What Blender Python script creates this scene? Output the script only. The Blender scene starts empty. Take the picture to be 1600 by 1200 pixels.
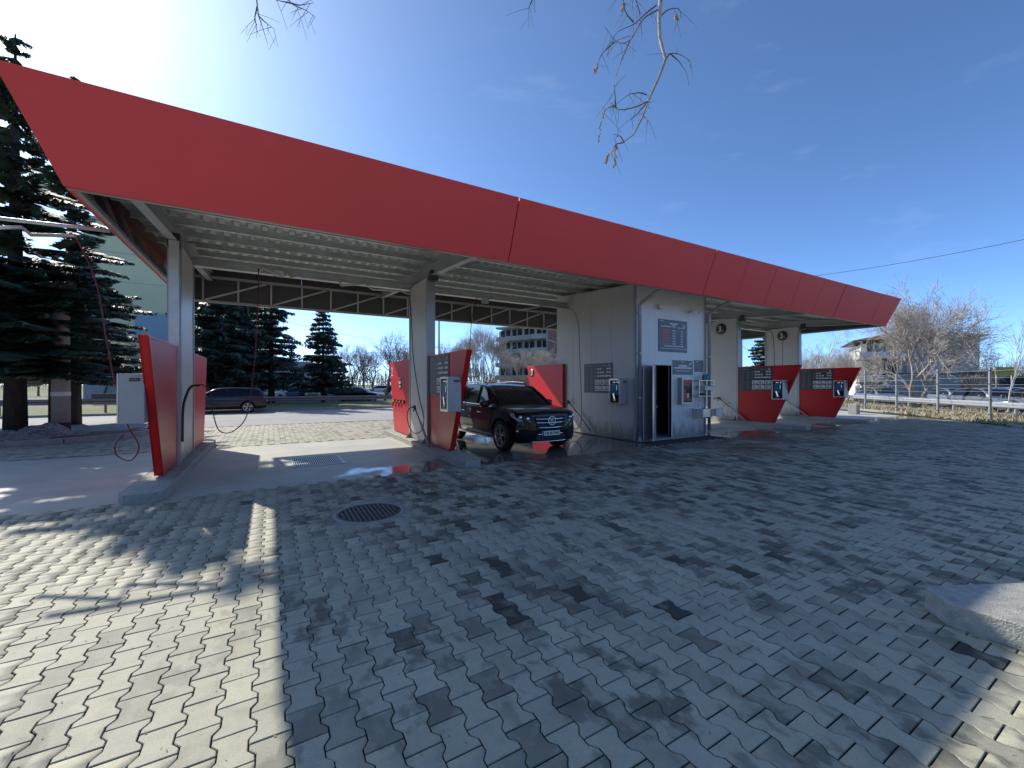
import bpy, bmesh, math, random
import numpy as np
from mathutils import Vector, Matrix
random.seed(7); np.random.seed(7)
R = math.radians
SC = bpy.context.scene
COL = SC.collection

# ------------------------------------------------------------ camera, light, exposure
CAMZ = 1.7
FPX = 647.0                      # focal length in photo pixels (1600 wide)
YAW = math.atan2(0.503, 0.865)   # the canopy runs along +X, the bays along +Y
FW = Vector((math.sin(YAW), math.cos(YAW), 0)); RT = Vector((math.cos(YAW), -math.sin(YAW), 0))
cam_d = bpy.data.cameras.new('camera'); cam = bpy.data.objects.new('camera', cam_d); COL.objects.link(cam)
cam.location = (0, 0, CAMZ); cam.rotation_euler = (R(90), 0, -YAW)
cam_d.sensor_width = 36; cam_d.lens = FPX/1600*36; cam_d.clip_end = 2000; cam_d.clip_start = .05
SC.camera = cam

SUN_DIR = Vector((-0.5537, 1.19, 1.0)).normalized()
SUN_EL = math.asin(SUN_DIR.z); SUN_AZ = math.atan2(SUN_DIR.x, SUN_DIR.y)
w = bpy.data.worlds.new('World'); SC.world = w; w.use_nodes = True
nt = w.node_tree; bg = nt.nodes['Background']
sky = nt.nodes.new('ShaderNodeTexSky'); sky.sky_type = 'NISHITA'; sky.sun_disc = False
sky.sun_elevation = SUN_EL; sky.sun_rotation = SUN_AZ; sky.altitude = 600
sky.air_density = 0.42; sky.dust_density = 0.7; sky.ozone_density = 4.5
tc = nt.nodes.new('ShaderNodeTexCoord'); mp = nt.nodes.new('ShaderNodeMapping')
mp.inputs['Scale'].default_value = (1.6, 5.0, 14.0); mp.inputs['Rotation'].default_value = (0.1, 0.25, 0.5)
nz = nt.nodes.new('ShaderNodeTexNoise'); nz.inputs['Scale'].default_value = 1.3; nz.inputs['Detail'].default_value = 7; nz.inputs['Roughness'].default_value = .6
rp = nt.nodes.new('ShaderNodeValToRGB'); rp.color_ramp.elements[0].position = .60; rp.color_ramp.elements[1].position = .95
rp.color_ramp.elements[1].color = (.10, .10, .10, 1)
mx = nt.nodes.new('ShaderNodeMix'); mx.data_type = 'RGBA'
mx.inputs['B'].default_value = (4.0, 4.6, 5.4, 1)
nt.links.new(tc.outputs['Generated'], mp.inputs['Vector']); nt.links.new(mp.outputs[0], nz.inputs['Vector'])
nt.links.new(nz.outputs['Fac'], rp.inputs['Fac']); nt.links.new(rp.outputs['Color'], mx.inputs['Factor'])
tn = nt.nodes.new('ShaderNodeMix'); tn.data_type = 'RGBA'; tn.blend_type = 'MULTIPLY'; tn.inputs['Factor'].default_value = 1; tn.inputs['B'].default_value = (.84, .98, 1.0, 1)
nt.links.new(sky.outputs[0], tn.inputs['A']); nt.links.new(tn.outputs['Result'], mx.inputs['A']); nt.links.new(mx.outputs['Result'], bg.inputs['Color'])
bg.inputs['Strength'].default_value = 0.145
sd = bpy.data.lights.new('sun', 'SUN'); sd.energy = 2.5; sd.angle = R(0.55); sd.color = (1.0, .945, .84)
so = bpy.data.objects.new('sun', sd); COL.objects.link(so)
so.rotation_euler = SUN_DIR.to_track_quat('Z', 'Y').to_euler()
SC.view_settings.view_transform = 'Standard'; SC.view_settings.look = 'None'
SC.view_settings.exposure = 1.15; SC.view_settings.gamma = 1.0; SC.view_settings.use_curve_mapping = False
SC.cycles.max_bounces = 8

# ------------------------------------------------------------ placing helpers
def at(px, py, z=0.0):
    """the place at height z that the photograph shows at (px, py)"""
    d = (CAMZ - z)*FPX/(py-600.0)
    p = FW*d + RT*((px-800)/FPX*d); p.z = z
    return p
def onb(px, py, v=11.62):
    t_ = (px-800)/FPX; d = v/(FW.y+RT.y*t_); return pd(px, py, d)
def at_d(px, d, z=0.0):
    p = FW*d + RT*((px-800)/FPX*d); p.z = z
    return p
def pd(px, py, d):
    return at_d(px, d, CAMZ + (600-py)/FPX*d)

# ------------------------------------------------------------ materials
def nodes(m): return m.node_tree.nodes, m.node_tree.links
def pm(name, col, rough=.5, metal=0.0, var=.12, scale=6.0, bump=0.0, bscale=60.0, coat=0.0, spec=.5, emit=None, stretch=None, rvar=0.0, dirt=0.0):
    m = bpy.data.materials.new(name); m.use_nodes = True
    N, L = nodes(m); b = N['Principled BSDF']
    b.inputs['Roughness'].default_value = rough; b.inputs['Metallic'].default_value = metal
    b.inputs['Coat Weight'].default_value = coat; b.inputs['Specular IOR Level'].default_value = spec
    b.inputs['Coat Roughness'].default_value = .03
    t = N.new('ShaderNodeTexCoord'); src = t.outputs['Object']
    if stretch:
        mpn = N.new('ShaderNodeMapping'); mpn.inputs['Scale'].default_value = stretch
        L.new(src, mpn.inputs['Vector']); src = mpn.outputs[0]
    n = N.new('ShaderNodeTexNoise'); n.inputs['Scale'].default_value = scale; n.inputs['Detail'].default_value = 6
    n.inputs['Roughness'].default_value = .62
    L.new(src, n.inputs['Vector'])
    r = N.new('ShaderNodeValToRGB')
    r.color_ramp.elements[0].position = .3; r.color_ramp.elements[1].position = .72
    r.color_ramp.elements[0].color = tuple(max(0, c*(1-var-dirt)) for c in col)+(1,)
    r.color_ramp.elements[1].color = tuple(min(1, c*(1+var)) for c in col)+(1,)
    L.new(n.outputs['Fac'], r.inputs['Fac']); L.new(r.outputs['Color'], b.inputs['Base Color'])
    if rvar:
        mr = N.new('ShaderNodeMapRange'); mr.inputs['To Min'].default_value = max(.02, rough-rvar); mr.inputs['To Max'].default_value = rough+rvar
        L.new(n.outputs['Fac'], mr.inputs['Value']); L.new(mr.outputs[0], b.inputs['Roughness'])
    if bump:
        n2 = N.new('ShaderNodeTexNoise'); n2.inputs['Scale'].default_value = bscale; n2.inputs['Detail'].default_value = 5
        L.new(src, n2.inputs['Vector'])
        bp = N.new('ShaderNodeBump'); bp.inputs['Strength'].default_value = bump; bp.inputs['Distance'].default_value = .02
        L.new(n2.outputs['Fac'], bp.inputs['Height']); L.new(bp.outputs[0], b.inputs['Normal'])
    if emit:
        b.inputs['Emission Color'].default_value = tuple(emit[0])+(1,); b.inputs['Emission Strength'].default_value = emit[1]
    return m

def ribbed(name, col, rough, axis='both', pitch=.05, strength=.5):
    """coated sheet with fine vertical micro ribs"""
    m = pm(name, col, rough, 0, .05, 1.2)
    N, L = nodes(m); b = N['Principled BSDF']
    g = N.new('ShaderNodeNewGeometry'); sp = N.new('ShaderNodeSeparateXYZ'); L.new(g.outputs['Position'], sp.inputs[0])
    ad = N.new('ShaderNodeMath'); ad.operation = 'ADD'; L.new(sp.outputs['X'], ad.inputs[0]); L.new(sp.outputs['Y'], ad.inputs[1])
    mu = N.new('ShaderNodeMath'); mu.operation = 'MULTIPLY'; mu.inputs[1].default_value = 2*math.pi/pitch; L.new(ad.outputs[0], mu.inputs[0])
    sn = N.new('ShaderNodeMath'); sn.operation = 'SINE'; L.new(mu.outputs[0], sn.inputs[0])
    # splashed grime near the ground and faint run-off streaks
    nn = N.new('ShaderNodeTexNoise'); nn.inputs['Scale'].default_value = 3.5; nn.inputs['Detail'].default_value = 7; nn.inputs['Roughness'].default_value = .7
    mpn = N.new('ShaderNodeMapping'); mpn.inputs['Scale'].default_value = (2.2, 2.2, .5); L.new(g.outputs['Position'], mpn.inputs[0]); L.new(mpn.outputs[0], nn.inputs['Vector'])
    def mr(src, a, b_, c, d):
        r = N.new('ShaderNodeMapRange'); r.inputs['From Min'].default_value = a; r.inputs['From Max'].default_value = b_
        r.inputs['To Min'].default_value = c; r.inputs['To Max'].default_value = d; L.new(src, r.inputs['Value']); return r.outputs[0]
    def ma(op, a, b_):
        r = N.new('ShaderNodeMath'); r.operation = op
        for i, v in enumerate((a, b_)):
            if isinstance(v, (int, float)): r.inputs[i].default_value = v
            else: L.new(v, r.inputs[i])
        return r.outputs[0]
    low = mr(sp.outputs['Z'], .05, .75, .55, 0.0)
    dirt = mr(ma('ADD', nn.outputs['Fac'], low), .62, 1.0, 0.0, .75)
    old = b.inputs['Base Color'].links[0].from_socket
    mxx = N.new('ShaderNodeMix'); mxx.data_type = 'RGBA'; L.new(dirt, mxx.inputs['Factor']); L.new(old, mxx.inputs['A']); mxx.inputs['B'].default_value = (.13, .12, .10, 1)
    L.new(mxx.outputs['Result'], b.inputs['Base Color'])
    bp = N.new('ShaderNodeBump'); bp.inputs['Strength'].default_value = strength; bp.inputs['Distance'].default_value = .004
    L.new(sn.outputs[0], bp.inputs['Height']); L.new(bp.outputs[0], b.inputs['Normal'])
    return m

def paver_material():
    m = bpy.data.materials.new('grey_concrete_paver'); m.use_nodes = True
    N, L = nodes(m); b = N['Principled BSDF']
    g = N.new('ShaderNodeNewGeometry')
    at_ = N.new('ShaderNodeAttribute'); at_.attribute_name = 'tone'
    ramp = N.new('ShaderNodeValToRGB'); cr = ramp.color_ramp
    cr.elements[0].color = (.285, .27, .20, 1); cr.elements[1].color = (.475, .455, .335, 1)
    e = cr.elements.new(.45); e.color = (.41, .392, .297, 1)
    e = cr.elements.new(.8); e.color = (.42, .395, .285, 1)
    L.new(at_.outputs['Fac'], ramp.inputs['Fac'])
    # fine speckle of aggregate
    n1 = N.new('ShaderNodeTexNoise'); n1.inputs['Scale'].default_value = 150; n1.inputs['Detail'].default_value = 3
    n2 = N.new('ShaderNodeTexNoise'); n2.inputs['Scale'].default_value = 9; n2.inputs['Detail'].default_value = 5; n2.inputs['Roughness'].default_value = .7
    n3 = N.new('ShaderNodeTexNoise'); n3.inputs['Scale'].default_value = 4.6; n3.inputs['Detail'].default_value = 3.5; n3.inputs['Roughness'].default_value = .6
    n4 = N.new('ShaderNodeTexNoise'); n4.inputs['Scale'].default_value = .55; n4.inputs['Detail'].default_value = 4
    mpn = N.new('ShaderNodeMapping'); mpn.inputs['Scale'].default_value = (1.15, .8, 1)
    L.new(g.outputs['Position'], mpn.inputs[0])
    for n in (n1, n2): L.new(g.outputs['Position'], n.inputs['Vector'])
    for n in (n3, n4): L.new(mpn.outputs[0], n.inputs['Vector'])
    def mrange(src, a, b_, c, d):
        r = N.new('ShaderNodeMapRange'); r.inputs['From Min'].default_value = a; r.inputs['From Max'].default_value = b_
        r.inputs['To Min'].default_value = c; r.inputs['To Max'].default_value = d; L.new(src, r.inputs['Value']); return r.outputs[0]
    def math_(op, a, b_):
        r = N.new('ShaderNodeMath'); r.operation = op
        for i, v in enumerate((a, b_)):
            if isinstance(v, (int, float)): r.inputs[i].default_value = v
            else: L.new(v, r.inputs[i])
        return r.outputs[0]
    sp = N.new('ShaderNodeSeparateXYZ'); L.new(g.outputs['Position'], sp.inputs[0])
    # wet, dirty area in front of the bays where cars drip
    near = mrange(sp.outputs['Y'], 2.6, 7.9, 0.0, 1.0)
    side = mrange(sp.outputs['X'], .8, 5.0, 0.0, 1.0)
    front = mrange(sp.outputs['Y'], 12.5, 14.5, 1.0, 0.0)
    wetarea = math_('MULTIPLY', math_('MULTIPLY', near, side), front)
    wn = math_('ADD', math_('MULTIPLY', n4.outputs['Fac'], .9), math_('MULTIPLY', wetarea, .40))
    wn = math_('ADD', wn, math_('MULTIPLY', math_('SUBTRACT', at_.outputs['Fac'], .5), -.34))
    wet = mrange(wn, .66, .84, 0, 1)
    spot = mrange(math_('ADD', n3.outputs['Fac'], math_('MULTIPLY', math_('SUBTRACT', .5, at_.outputs['Fac']), .20)), .505, .60, 0, 1)
    reg = mrange(math_('ADD', n4.outputs['Fac'], math_('MULTIPLY', side, .12)), .44, .60, 0.05, 1)
    spot = math_('MULTIPLY', spot, reg)
    aw = N.new('ShaderNodeAttribute'); aw.attribute_name = 'wet'
    pw = math_('MULTIPLY', aw.outputs['Fac'], mrange(math_('ADD', n3.outputs['Fac'], math_('MULTIPLY', aw.outputs['Fac'], .12)), .42, .62, .25, 1.0))
    dark = math_('MAXIMUM', math_('MULTIPLY', pw, .86), math_('MAXIMUM', math_('MULTIPLY', wet, .62), math_('MULTIPLY', spot, .56)))
    f = math_('MULTIPLY', mrange(n1.outputs['Fac'], .3, .7, .84, 1.14), mrange(n2.outputs['Fac'], .25, .75, .86, 1.12))
    f = math_('MULTIPLY', f, math_('SUBTRACT', 1.0, dark))
    mx = N.new('ShaderNodeMix'); mx.data_type = 'RGBA'; mx.blend_type = 'MULTIPLY'; mx.inputs['Factor'].default_value = 1
    L.new(ramp.outputs['Color'], mx.inputs['A'])
    cmb = N.new('ShaderNodeCombineColor'); 
    for i in range(3): L.new(f, cmb.inputs[i])
    L.new(cmb.outputs[0], mx.inputs['B']); L.new(mx.outputs['Result'], b.inputs['Base Color'])
    L.new(mrange(wet, 0, 1, .72, .38), b.inputs['Roughness'])
    bp = N.new('ShaderNodeBump'); bp.inputs['Strength'].default_value = .35; bp.inputs['Distance'].default_value = .004
    L.new(n1.outputs['Fac'], bp.inputs['Height']); L.new(bp.outputs[0], b.inputs['Normal'])
    return m

def bay_concrete():
    m = pm('bay_floor_concrete', (.46, .452, .385), .55, 0, .17, .9, .15, 90)
    N, L = nodes(m); b = N['Principled BSDF']
    g = N.new('ShaderNodeNewGeometry'); sp = N.new('ShaderNodeSeparateXYZ'); L.new(g.outputs['Position'], sp.inputs[0])
    n = N.new('ShaderNodeTexNoise'); n.inputs['Scale'].default_value = .8; n.inputs['Detail'].default_value = 4; L.new(g.outputs['Position'], n.inputs['Vector'])
    def mr(src, a, b_, c, d):
        r = N.new('ShaderNodeMapRange'); r.inputs['From Min'].default_value = a; r.inputs['From Max'].default_value = b_
        r.inputs['To Min'].default_value = c; r.inputs['To Max'].default_value = d; L.new(src, r.inputs['Value']); return r.outputs[0]
    def ma(op, a, b_):
        r = N.new('ShaderNodeMath'); r.operation = op
        for i, v in enumerate((a, b_)):
            if isinstance(v, (int, float)): r.inputs[i].default_value = v
            else: L.new(v, r.inputs[i])
        return r.outputs[0]
    # water still standing: all of the bay with the car, and along the front edge of its left neighbour
    carbay = ma('MULTIPLY', mr(sp.outputs['X'], 3.6, 4.3, 0, 1), mr(sp.outputs['X'], 9.4, 10.5, 1, .25))
    lft = ma('MULTIPLY', mr(sp.outputs['X'], .2, 1.6, 0, 1), mr(sp.outputs['Y'], 8.5, 9.4, 1, 0))
    area = ma('MAXIMUM', ma('MULTIPLY', carbay, mr(sp.outputs['Y'], 11.0, 13.4, 1, .3)), ma('MULTIPLY', lft, .85))
    wet = mr(ma('ADD', ma('MULTIPLY', n.outputs['Fac'], .8), ma('MULTIPLY', area, .42)), .60, .70, 0, 1)
    old = b.inputs['Base Color'].links[0].from_socket
    mx = N.new('ShaderNodeMix'); mx.data_type = 'RGBA'; mx.blend_type = 'MULTIPLY'
    L.new(old, mx.inputs['A']); mx.inputs['B'].default_value = (.32, .31, .30, 1)
    L.new(wet, mx.inputs['Factor']); L.new(mx.outputs['Result'], b.inputs['Base Color'])
    L.new(mr(wet, 0, 1, .55, .045), b.inputs['Roughness'])
    bump = [x for x in N if x.type == 'BUMP'][0]
    L.new(mr(wet, 0, 1, .15, .01), bump.inputs['Strength'])
    return m

def foliage(name, c1, c2, rough=.6):
    m = bpy.data.materials.new(name); m.use_nodes = True
    N, L = nodes(m); b = N['Principled BSDF']; b.inputs['Roughness'].default_value = rough
    b.inputs['Specular IOR Level'].default_value = .25
    g = N.new('ShaderNodeNewGeometry')
    r = N.new('ShaderNodeValToRGB'); r.color_ramp.elements[0].color = c1+(1,); r.color_ramp.elements[1].color = c2+(1,)
    n = N.new('ShaderNodeTexNoise'); n.inputs['Scale'].default_value = .9; L.new(g.outputs['Position'], n.inputs['Vector'])
    ad = N.new('ShaderNodeMath'); ad.operation = 'MULTIPLY_ADD'; ad.inputs[1].default_value = .5
    L.new(g.outputs['Random Per Island'], ad.inputs[0]); 
    m2 = N.new('ShaderNodeMath'); m2.operation = 'MULTIPLY'; m2.inputs[1].default_value = .55; L.new(n.outputs['Fac'], m2.inputs[0])
    L.new(m2.outputs[0], ad.inputs[2]); L.new(ad.outputs[0], r.inputs['Fac']); L.new(r.outputs['Color'], b.inputs['Base Color'])
    return m

M = {}
M['paver'] = paver_material()
M['joint'] = pm('joint_sand', (.045, .043, .04), .95, 0, .3, 20)
M['bay'] = bay_concrete()
M['tgrey'] = pm('terminal_grey_coating', (.36, .36, .37), .4, .1, .05, 3)
M['kerb'] = pm('kerb_concrete', (.36, .35, .32), .8, 0, .18, 5, .4, 60)
M['kerb_wet'] = pm('worn_kerb_concrete', (.36, .355, .315), .75, 0, .28, 11, .6, 85)
M['asphalt'] = pm('worn_pale_asphalt', (.33, .325, .305), .85, 0, .16, .5, .4, 120)
M['asphalt_dark'] = pm('dark_asphalt', (.07, .07, .072), .85, 0, .2, .8, .4, 100)
M['earth'] = pm('bare_earth', (.14, .115, .08), .95, 0, .35, .5, .5, 10)
M['lawn'] = pm('winter_lawn', (.15, .155, .055), .95, 0, .35, .7, .5, 14)
M['drygrass'] = foliage('dry_grass_blades', (.36, .31, .19), (.54, .48, .32), .8)
M['snow'] = pm('dirty_snow', (.30, .29, .28), .7, 0, .75, 16, 1.0, 22)
M['red'] = pm('red_composite_sheet', (.70, .055, .055), .45, 0, .05, .6, 0, 60, 0, .4)
M['red_edge'] = pm('red_folded_edge', (.52, .014, .016), .34, 0, .05, 2, 0, 60, 0, .35)
M['red_panel'] = pm('red_lacquered_panel', (.56, .012, .013), .36, 0, .05, 1.0, 0, 60, 0, .32)
M['darkgrey'] = pm('dark_grey_sheet', (.12, .12, .125), .5, .2, .1, 1.0)
M['galv'] = pm('galvanised_steel', (.50, .53, .52), .42, .55, .14, 3, 0, 60, 0, .5, None, None, .08)
M['galv_dull'] = pm('galvanised_deck', (.56, .60, .585), .48, .35, .1, 2)
M['steel'] = pm('grey_painted_steel', (.36, .37, .38), .4, .2, .08, 2)
M['stainless'] = pm('stainless_steel', (.62, .61, .58), .25, .9, .06, 8, 0, 60, 0, .5, None, (1, 1, 20))
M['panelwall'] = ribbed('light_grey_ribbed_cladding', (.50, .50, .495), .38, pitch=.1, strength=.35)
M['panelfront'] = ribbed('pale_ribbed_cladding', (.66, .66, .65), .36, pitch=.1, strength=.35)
M['trim'] = pm('grey_flashing', (.33, .34, .35), .4, .3, .06, 3)
M['board'] = pm('charcoal_sign_face', (.045, .047, .052), .4, 0, .1, 4)
M['board_grey'] = pm('slate_grey_sign_face', (.105, .11, .12), .4, 0, .1, 4)
M['print_dim'] = pm('dim_grey_print', (.20, .20, .21), .5, 0, .1, 4)
M['print_white'] = pm('white_print', (.72, .72, .72), .5, 0, .05, 4)
M['print_red'] = pm('red_print', (.55, .12, .14), .5, 0, .05, 4)
M['white'] = pm('white_paint', (.74, .74, .72), .45, 0, .06, 4)
M['cream'] = pm('cream_plastic', (.62, .60, .52), .5, 0, .08, 4)
M['black'] = pm('black_rubber', (.015, .015, .016), .5, 0, .2, 8)
M['blackgloss'] = pm('black_gloss', (.008, .008, .009), .12, 0, .1, 8)
M['void'] = pm('shade_black', (.02, .02, .022), .8, 0, .1, 3)  # near-black colour stands in for shade inside openings, pits and gaps
M['hose'] = pm('dark_red_hose', (.16, .015, .025), .4, 0, .1, 20)
M['hose_dark'] = pm('black_hose', (.02, .02, .022), .4, 0, .1, 20)
M['chrome'] = pm('chrome', (.92, .92, .93), .22, .9, .02, 5)
M['screen_glass'] = pm('screen_black_glass', (.01, .012, .016), .07, 0, .1, 3, 0, 60, 0, .35)
M['screen_blue'] = pm('lit_blue_screen', (.008, .03, .075), .2, 0, .6, 5, 0, 60, 0, .5, ((.02, .10, .26), .08))
M['screen_light'] = pm('lit_pale_screen', (.5, .6, .7), .2, 0, .1, 5, 0, 60, 0, .5, ((.6, .75, .9), .25))
M['bark'] = pm('grey_brown_bark', (.13, .105, .085), .9, 0, .35, 6, .9, 25, 0, .3, None, (1, 1, .3))
M['bark_pale'] = pm('pale_bark', (.34, .31, .27), .85, 0, .3, 7, .6, 25, 0, .3, None, (1, 1, .3))
M['bark_dark'] = pm('dark_bark', (.05, .042, .036), .9, 0, .4, 6, .9, 25, 0, .3, None, (1, 1, .3))
M['birch'] = pm('birch_bark', (.50, .48, .45), .8, 0, .5, 5, .4, 25, 0, .3, None, (1, 1, 3))
M['twig'] = foliage('grey_brown_twigs', (.18, .14, .12), (.34, .28, .24), .8)
M['twig_pale'] = foliage('pale_twigs', (.33, .29, .25), (.60, .54, .47), .8)  # pale twig tone of the birches, forked tree and other pale trees
M['twig_tan'] = foliage('tan_twigs', (.28, .19, .12), (.46, .34, .22), .8)
M['catkin'] = pm('tan_catkins', (.35, .27, .17), .8, 0, .3, 30)
M['needle'] = foliage('spruce_needles', (.03, .06, .045), (.10, .155, .10), .55)
M['needle_far'] = foliage('hazed_far_needles', (.04, .066, .052), (.11, .15, .105), .55)  # far needles lightened in colour to stand in for haze
M['concrete_pole'] = pm('pale_pole_concrete', (.36, .345, .31), .85, 0, .15, 4, .3, 40)
M['rust'] = pm('rusty_black_pipe', (.04, .035, .032), .7, .3, .3, 10)
M['castiron'] = pm('cast_iron', (.10, .10, .10), .6, .4, .25, 12)
M['wire'] = pm('cable', (.02, .02, .02), .6)
M['rail'] = pm('guardrail_zinc', (.52, .53, .54), .4, .5, .1, 3)
M['rail_old'] = pm('weathered_guardrail', (.22, .22, .22), .55, .4, .15, 3)

# ------------------------------------------------------------ mesh helper
class MB:
    def __init__(s): s.v = []; s.f = []; s.mi = []; s.cur = 0; s.sm = []; s.smooth = False
    def m(s, i): s.cur = i; return s
    def add(s, vs, fs):
        o = len(s.v); s.v.extend([tuple(p) for p in vs])
        for f in fs: s.f.append(tuple(i+o for i in f)); s.mi.append(s.cur); s.sm.append(s.smooth)
        return s
    def box(s, x0, x1, y0, y1, z0, z1, mat=None):
        vs = [Vector((x, y, z)) for z in (z0, z1) for y in (y0, y1) for x in (x0, x1)]
        if mat is not None: vs = [mat @ p for p in vs]
        return s.add(vs, [(0, 2, 3, 1), (4, 5, 7, 6), (0, 1, 5, 4), (2, 6, 7, 3), (0, 4, 6, 2), (1, 3, 7, 5)])
    def cbox(s, c, sx, sy, sz, rot=None, ch=.0):
        T = Matrix.Translation(Vector(c)) @ (rot.to_matrix().to_4x4() if rot is not None else Matrix.Identity(4))
        return s.box(-sx/2, sx/2, -sy/2, sy/2, -sz/2, sz/2, T)
    def bar(s, a, b, w, h, up=(0, 0, 1)):
        a = Vector(a); b = Vector(b); d = (b-a).normalized(); u = Vector(up)
        if abs(d.dot(u)) > .98: u = Vector((0, 1, 0))
        r = d.cross(u).normalized(); u = r.cross(d).normalized()
        vs = []
        for p in (a, b):
            for i, j in ((-1, -1), (1, -1), (1, 1), (-1, 1)): vs.append(p + r*(i*w/2) + u*(j*h/2))
        return s.add(vs, [(0, 1, 2, 3), (7, 6, 5, 4), (0, 4, 5, 1), (1, 5, 6, 2), (2, 6, 7, 3), (3, 7, 4, 0)])
    def tube(s, pts, r, n=8, cap=True):
        pts = [Vector(p) for p in pts]; rs = r if isinstance(r, (list, tuple)) else [r]*len(pts)
        vs = []; prev = None
        for i, p in enumerate(pts):
            d = (pts[min(i+1, len(pts)-1)] - pts[max(i-1, 0)]).normalized()
            if prev is None:
                u = Vector((0, 0, 1)) if abs(d.z) < .9 else Vector((1, 0, 0))
                a = d.cross(u).normalized()
            else: a = (prev - d*prev.dot(d)).normalized()
            prev = a; b = d.cross(a)
            for k in range(n):
                t = 2*math.pi*k/n; vs.append(p + (a*math.cos(t)+b*math.sin(t))*rs[i])
        fs = []
        for i in range(len(pts)-1):
            for k in range(n):
                k2 = (k+1) % n; fs.append((i*n+k, i*n+k2, (i+1)*n+k2, (i+1)*n+k))
        if cap: fs.append(tuple(reversed(range(n)))); fs.append(tuple((len(pts)-1)*n+k for k in range(n)))
        sm = s.smooth; s.smooth = n > 5; s.add(vs, fs); s.smooth = sm
        return s
    def prism(s, poly, z0, z1, bevel=0.0, mat=None):
        """vertical prism from a plan polygon (counter-clockwise)"""
        n = len(poly); P = [Vector((p[0], p[1])) for p in poly]
        rings = [(P, z0)]
        if bevel:
            ins = []
            for i in range(n):
                a = (P[i]-P[i-1]).normalized(); b = (P[(i+1) % n]-P[i]).normalized()
                na = Vector((-a.y, a.x)); nb = Vector((-b.y, b.x)); m_ = (na+nb); m_ = m_/max(.3, m_.dot(na))
                ins.append(P[i]+m_*bevel)
            rings += [(P, z1-bevel), (ins, z1)]
        else: rings += [(P, z1)]
        vs = [Vector((p.x, p.y, z)) for r_, z in rings for p in r_]
        if mat is not None: vs = [mat @ p for p in vs]
        fs = [tuple(reversed(range(n)))]
        for k in range(len(rings)-1):
            for i in range(n): fs.append((k*n+i, k*n+(i+1) % n, (k+1)*n+(i+1) % n, (k+1)*n+i))
        fs.append(tuple((len(rings)-1)*n+i for i in range(n)))
        return s.add(vs, fs)
    def lathe(s, prof, n=24, mat=None):
        """profile of (r, z) turned about z"""
        vs = []
        for r_, z in prof:
            for k in range(n):
                t = 2*math.pi*k/n; p = Vector((r_*math.cos(t), r_*math.sin(t), z)); vs.append(mat @ p if mat is not None else p)
        fs = []
        for i in range(len(prof)-1):
            for k in range(n): k2 = (k+1) % n; fs.append((i*n+k, i*n+k2, (i+1)*n+k2, (i+1)*n+k))
        sm = s.smooth; s.smooth = True; s.add(vs, fs); s.smooth = sm
        return s
    def mesh(s, name, mats):
        me = bpy.data.meshes.new(name); me.from_pydata(s.v, [], s.f)
        if not isinstance(mats, (list, tuple)): mats = [mats]
        for m_ in mats: me.materials.append(m_)
        me.polygons.foreach_set('material_index', s.mi); me.polygons.foreach_set('use_smooth', s.sm)
        me.update(); return me
    def build(s, name, mats, parent=None, loc=None):
        o = bpy.data.objects.new(name, s.mesh(name, mats)); COL.objects.link(o)
        if parent: o.parent = parent
        if loc: o.location = loc
        return o

def bevel(o, w_=.01, seg=2, ang=40):
    me = o.data; bm = bmesh.new(); bm.from_mesh(me); bmesh.ops.remove_doubles(bm, verts=bm.verts, dist=1e-5)
    es = [e for e in bm.edges if len(e.link_faces) == 2 and e.calc_face_angle(0) > R(ang)]
    bmesh.ops.bevel(bm, geom=es, offset=w_, segments=seg, affect='EDGES', profile=.5)
    bm.to_mesh(me); bm.free(); return o
def smooth(o, ang=35):
    me = o.data; me.polygons.foreach_set('use_smooth', [True]*len(me.polygons)); me.set_sharp_from_angle(angle=R(ang)); return o

def thing(name, label, cat, loc=(0, 0, 0), rz=0, group=None):
    o = bpy.data.objects.new(name, None); COL.objects.link(o); o.empty_display_size = .2
    o.location = loc; o.rotation_euler = (0, 0, rz); o['label'] = label; o['category'] = cat
    if group: o['group'] = group
    return o
def tag(o, label, cat, group=None, kind=None):
    o['label'] = label; o['category'] = cat
    if group: o['group'] = group
    if kind: o['kind'] = kind
    return o
def struct(o): o['kind'] = 'structure'; return o
KIDS = {}
def dup(root, loc, rz=None, label=None, group=None):
    def cp(o, par):
        c = o.copy(); COL.objects.link(c); c.parent = par
        for ch in o.children: cp(ch, c)
        return c
    r = cp(root, None); r.location = loc
    if rz is not None: r.rotation_euler = (0, 0, rz)
    if label: r['label'] = label
    if group: r['group'] = group
    return r
_dg = None
def text(s, size, mat, parent, name, origin, right, up, align='CENTER', depth=.002, sx=1.0):
    cu = bpy.data.curves.new(name, 'FONT'); cu.body = s; cu.size = size; cu.align_x = align; cu.align_y = 'CENTER'; cu.extrude = depth; cu.resolution_u = 3
    cu.offset = size*.012
    ob = bpy.data.objects.new(name, cu); COL.objects.link(ob)
    bpy.context.view_layer.update()
    me = bpy.data.meshes.new_from_object(ob.evaluated_get(bpy.context.evaluated_depsgraph_get()))
    bpy.data.objects.remove(ob)
    right = Vector(right).normalized(); up = Vector(up).normalized(); n = right.cross(up)
    T = Matrix((right*sx, up, n)).transposed().to_4x4(); T.translation = Vector(origin)
    me.transform(T); me.materials.clear(); me.materials.append(mat)
    o = bpy.data.objects.new(name, me); COL.objects.link(o)
    if parent: o.parent = parent
    return o

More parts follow.
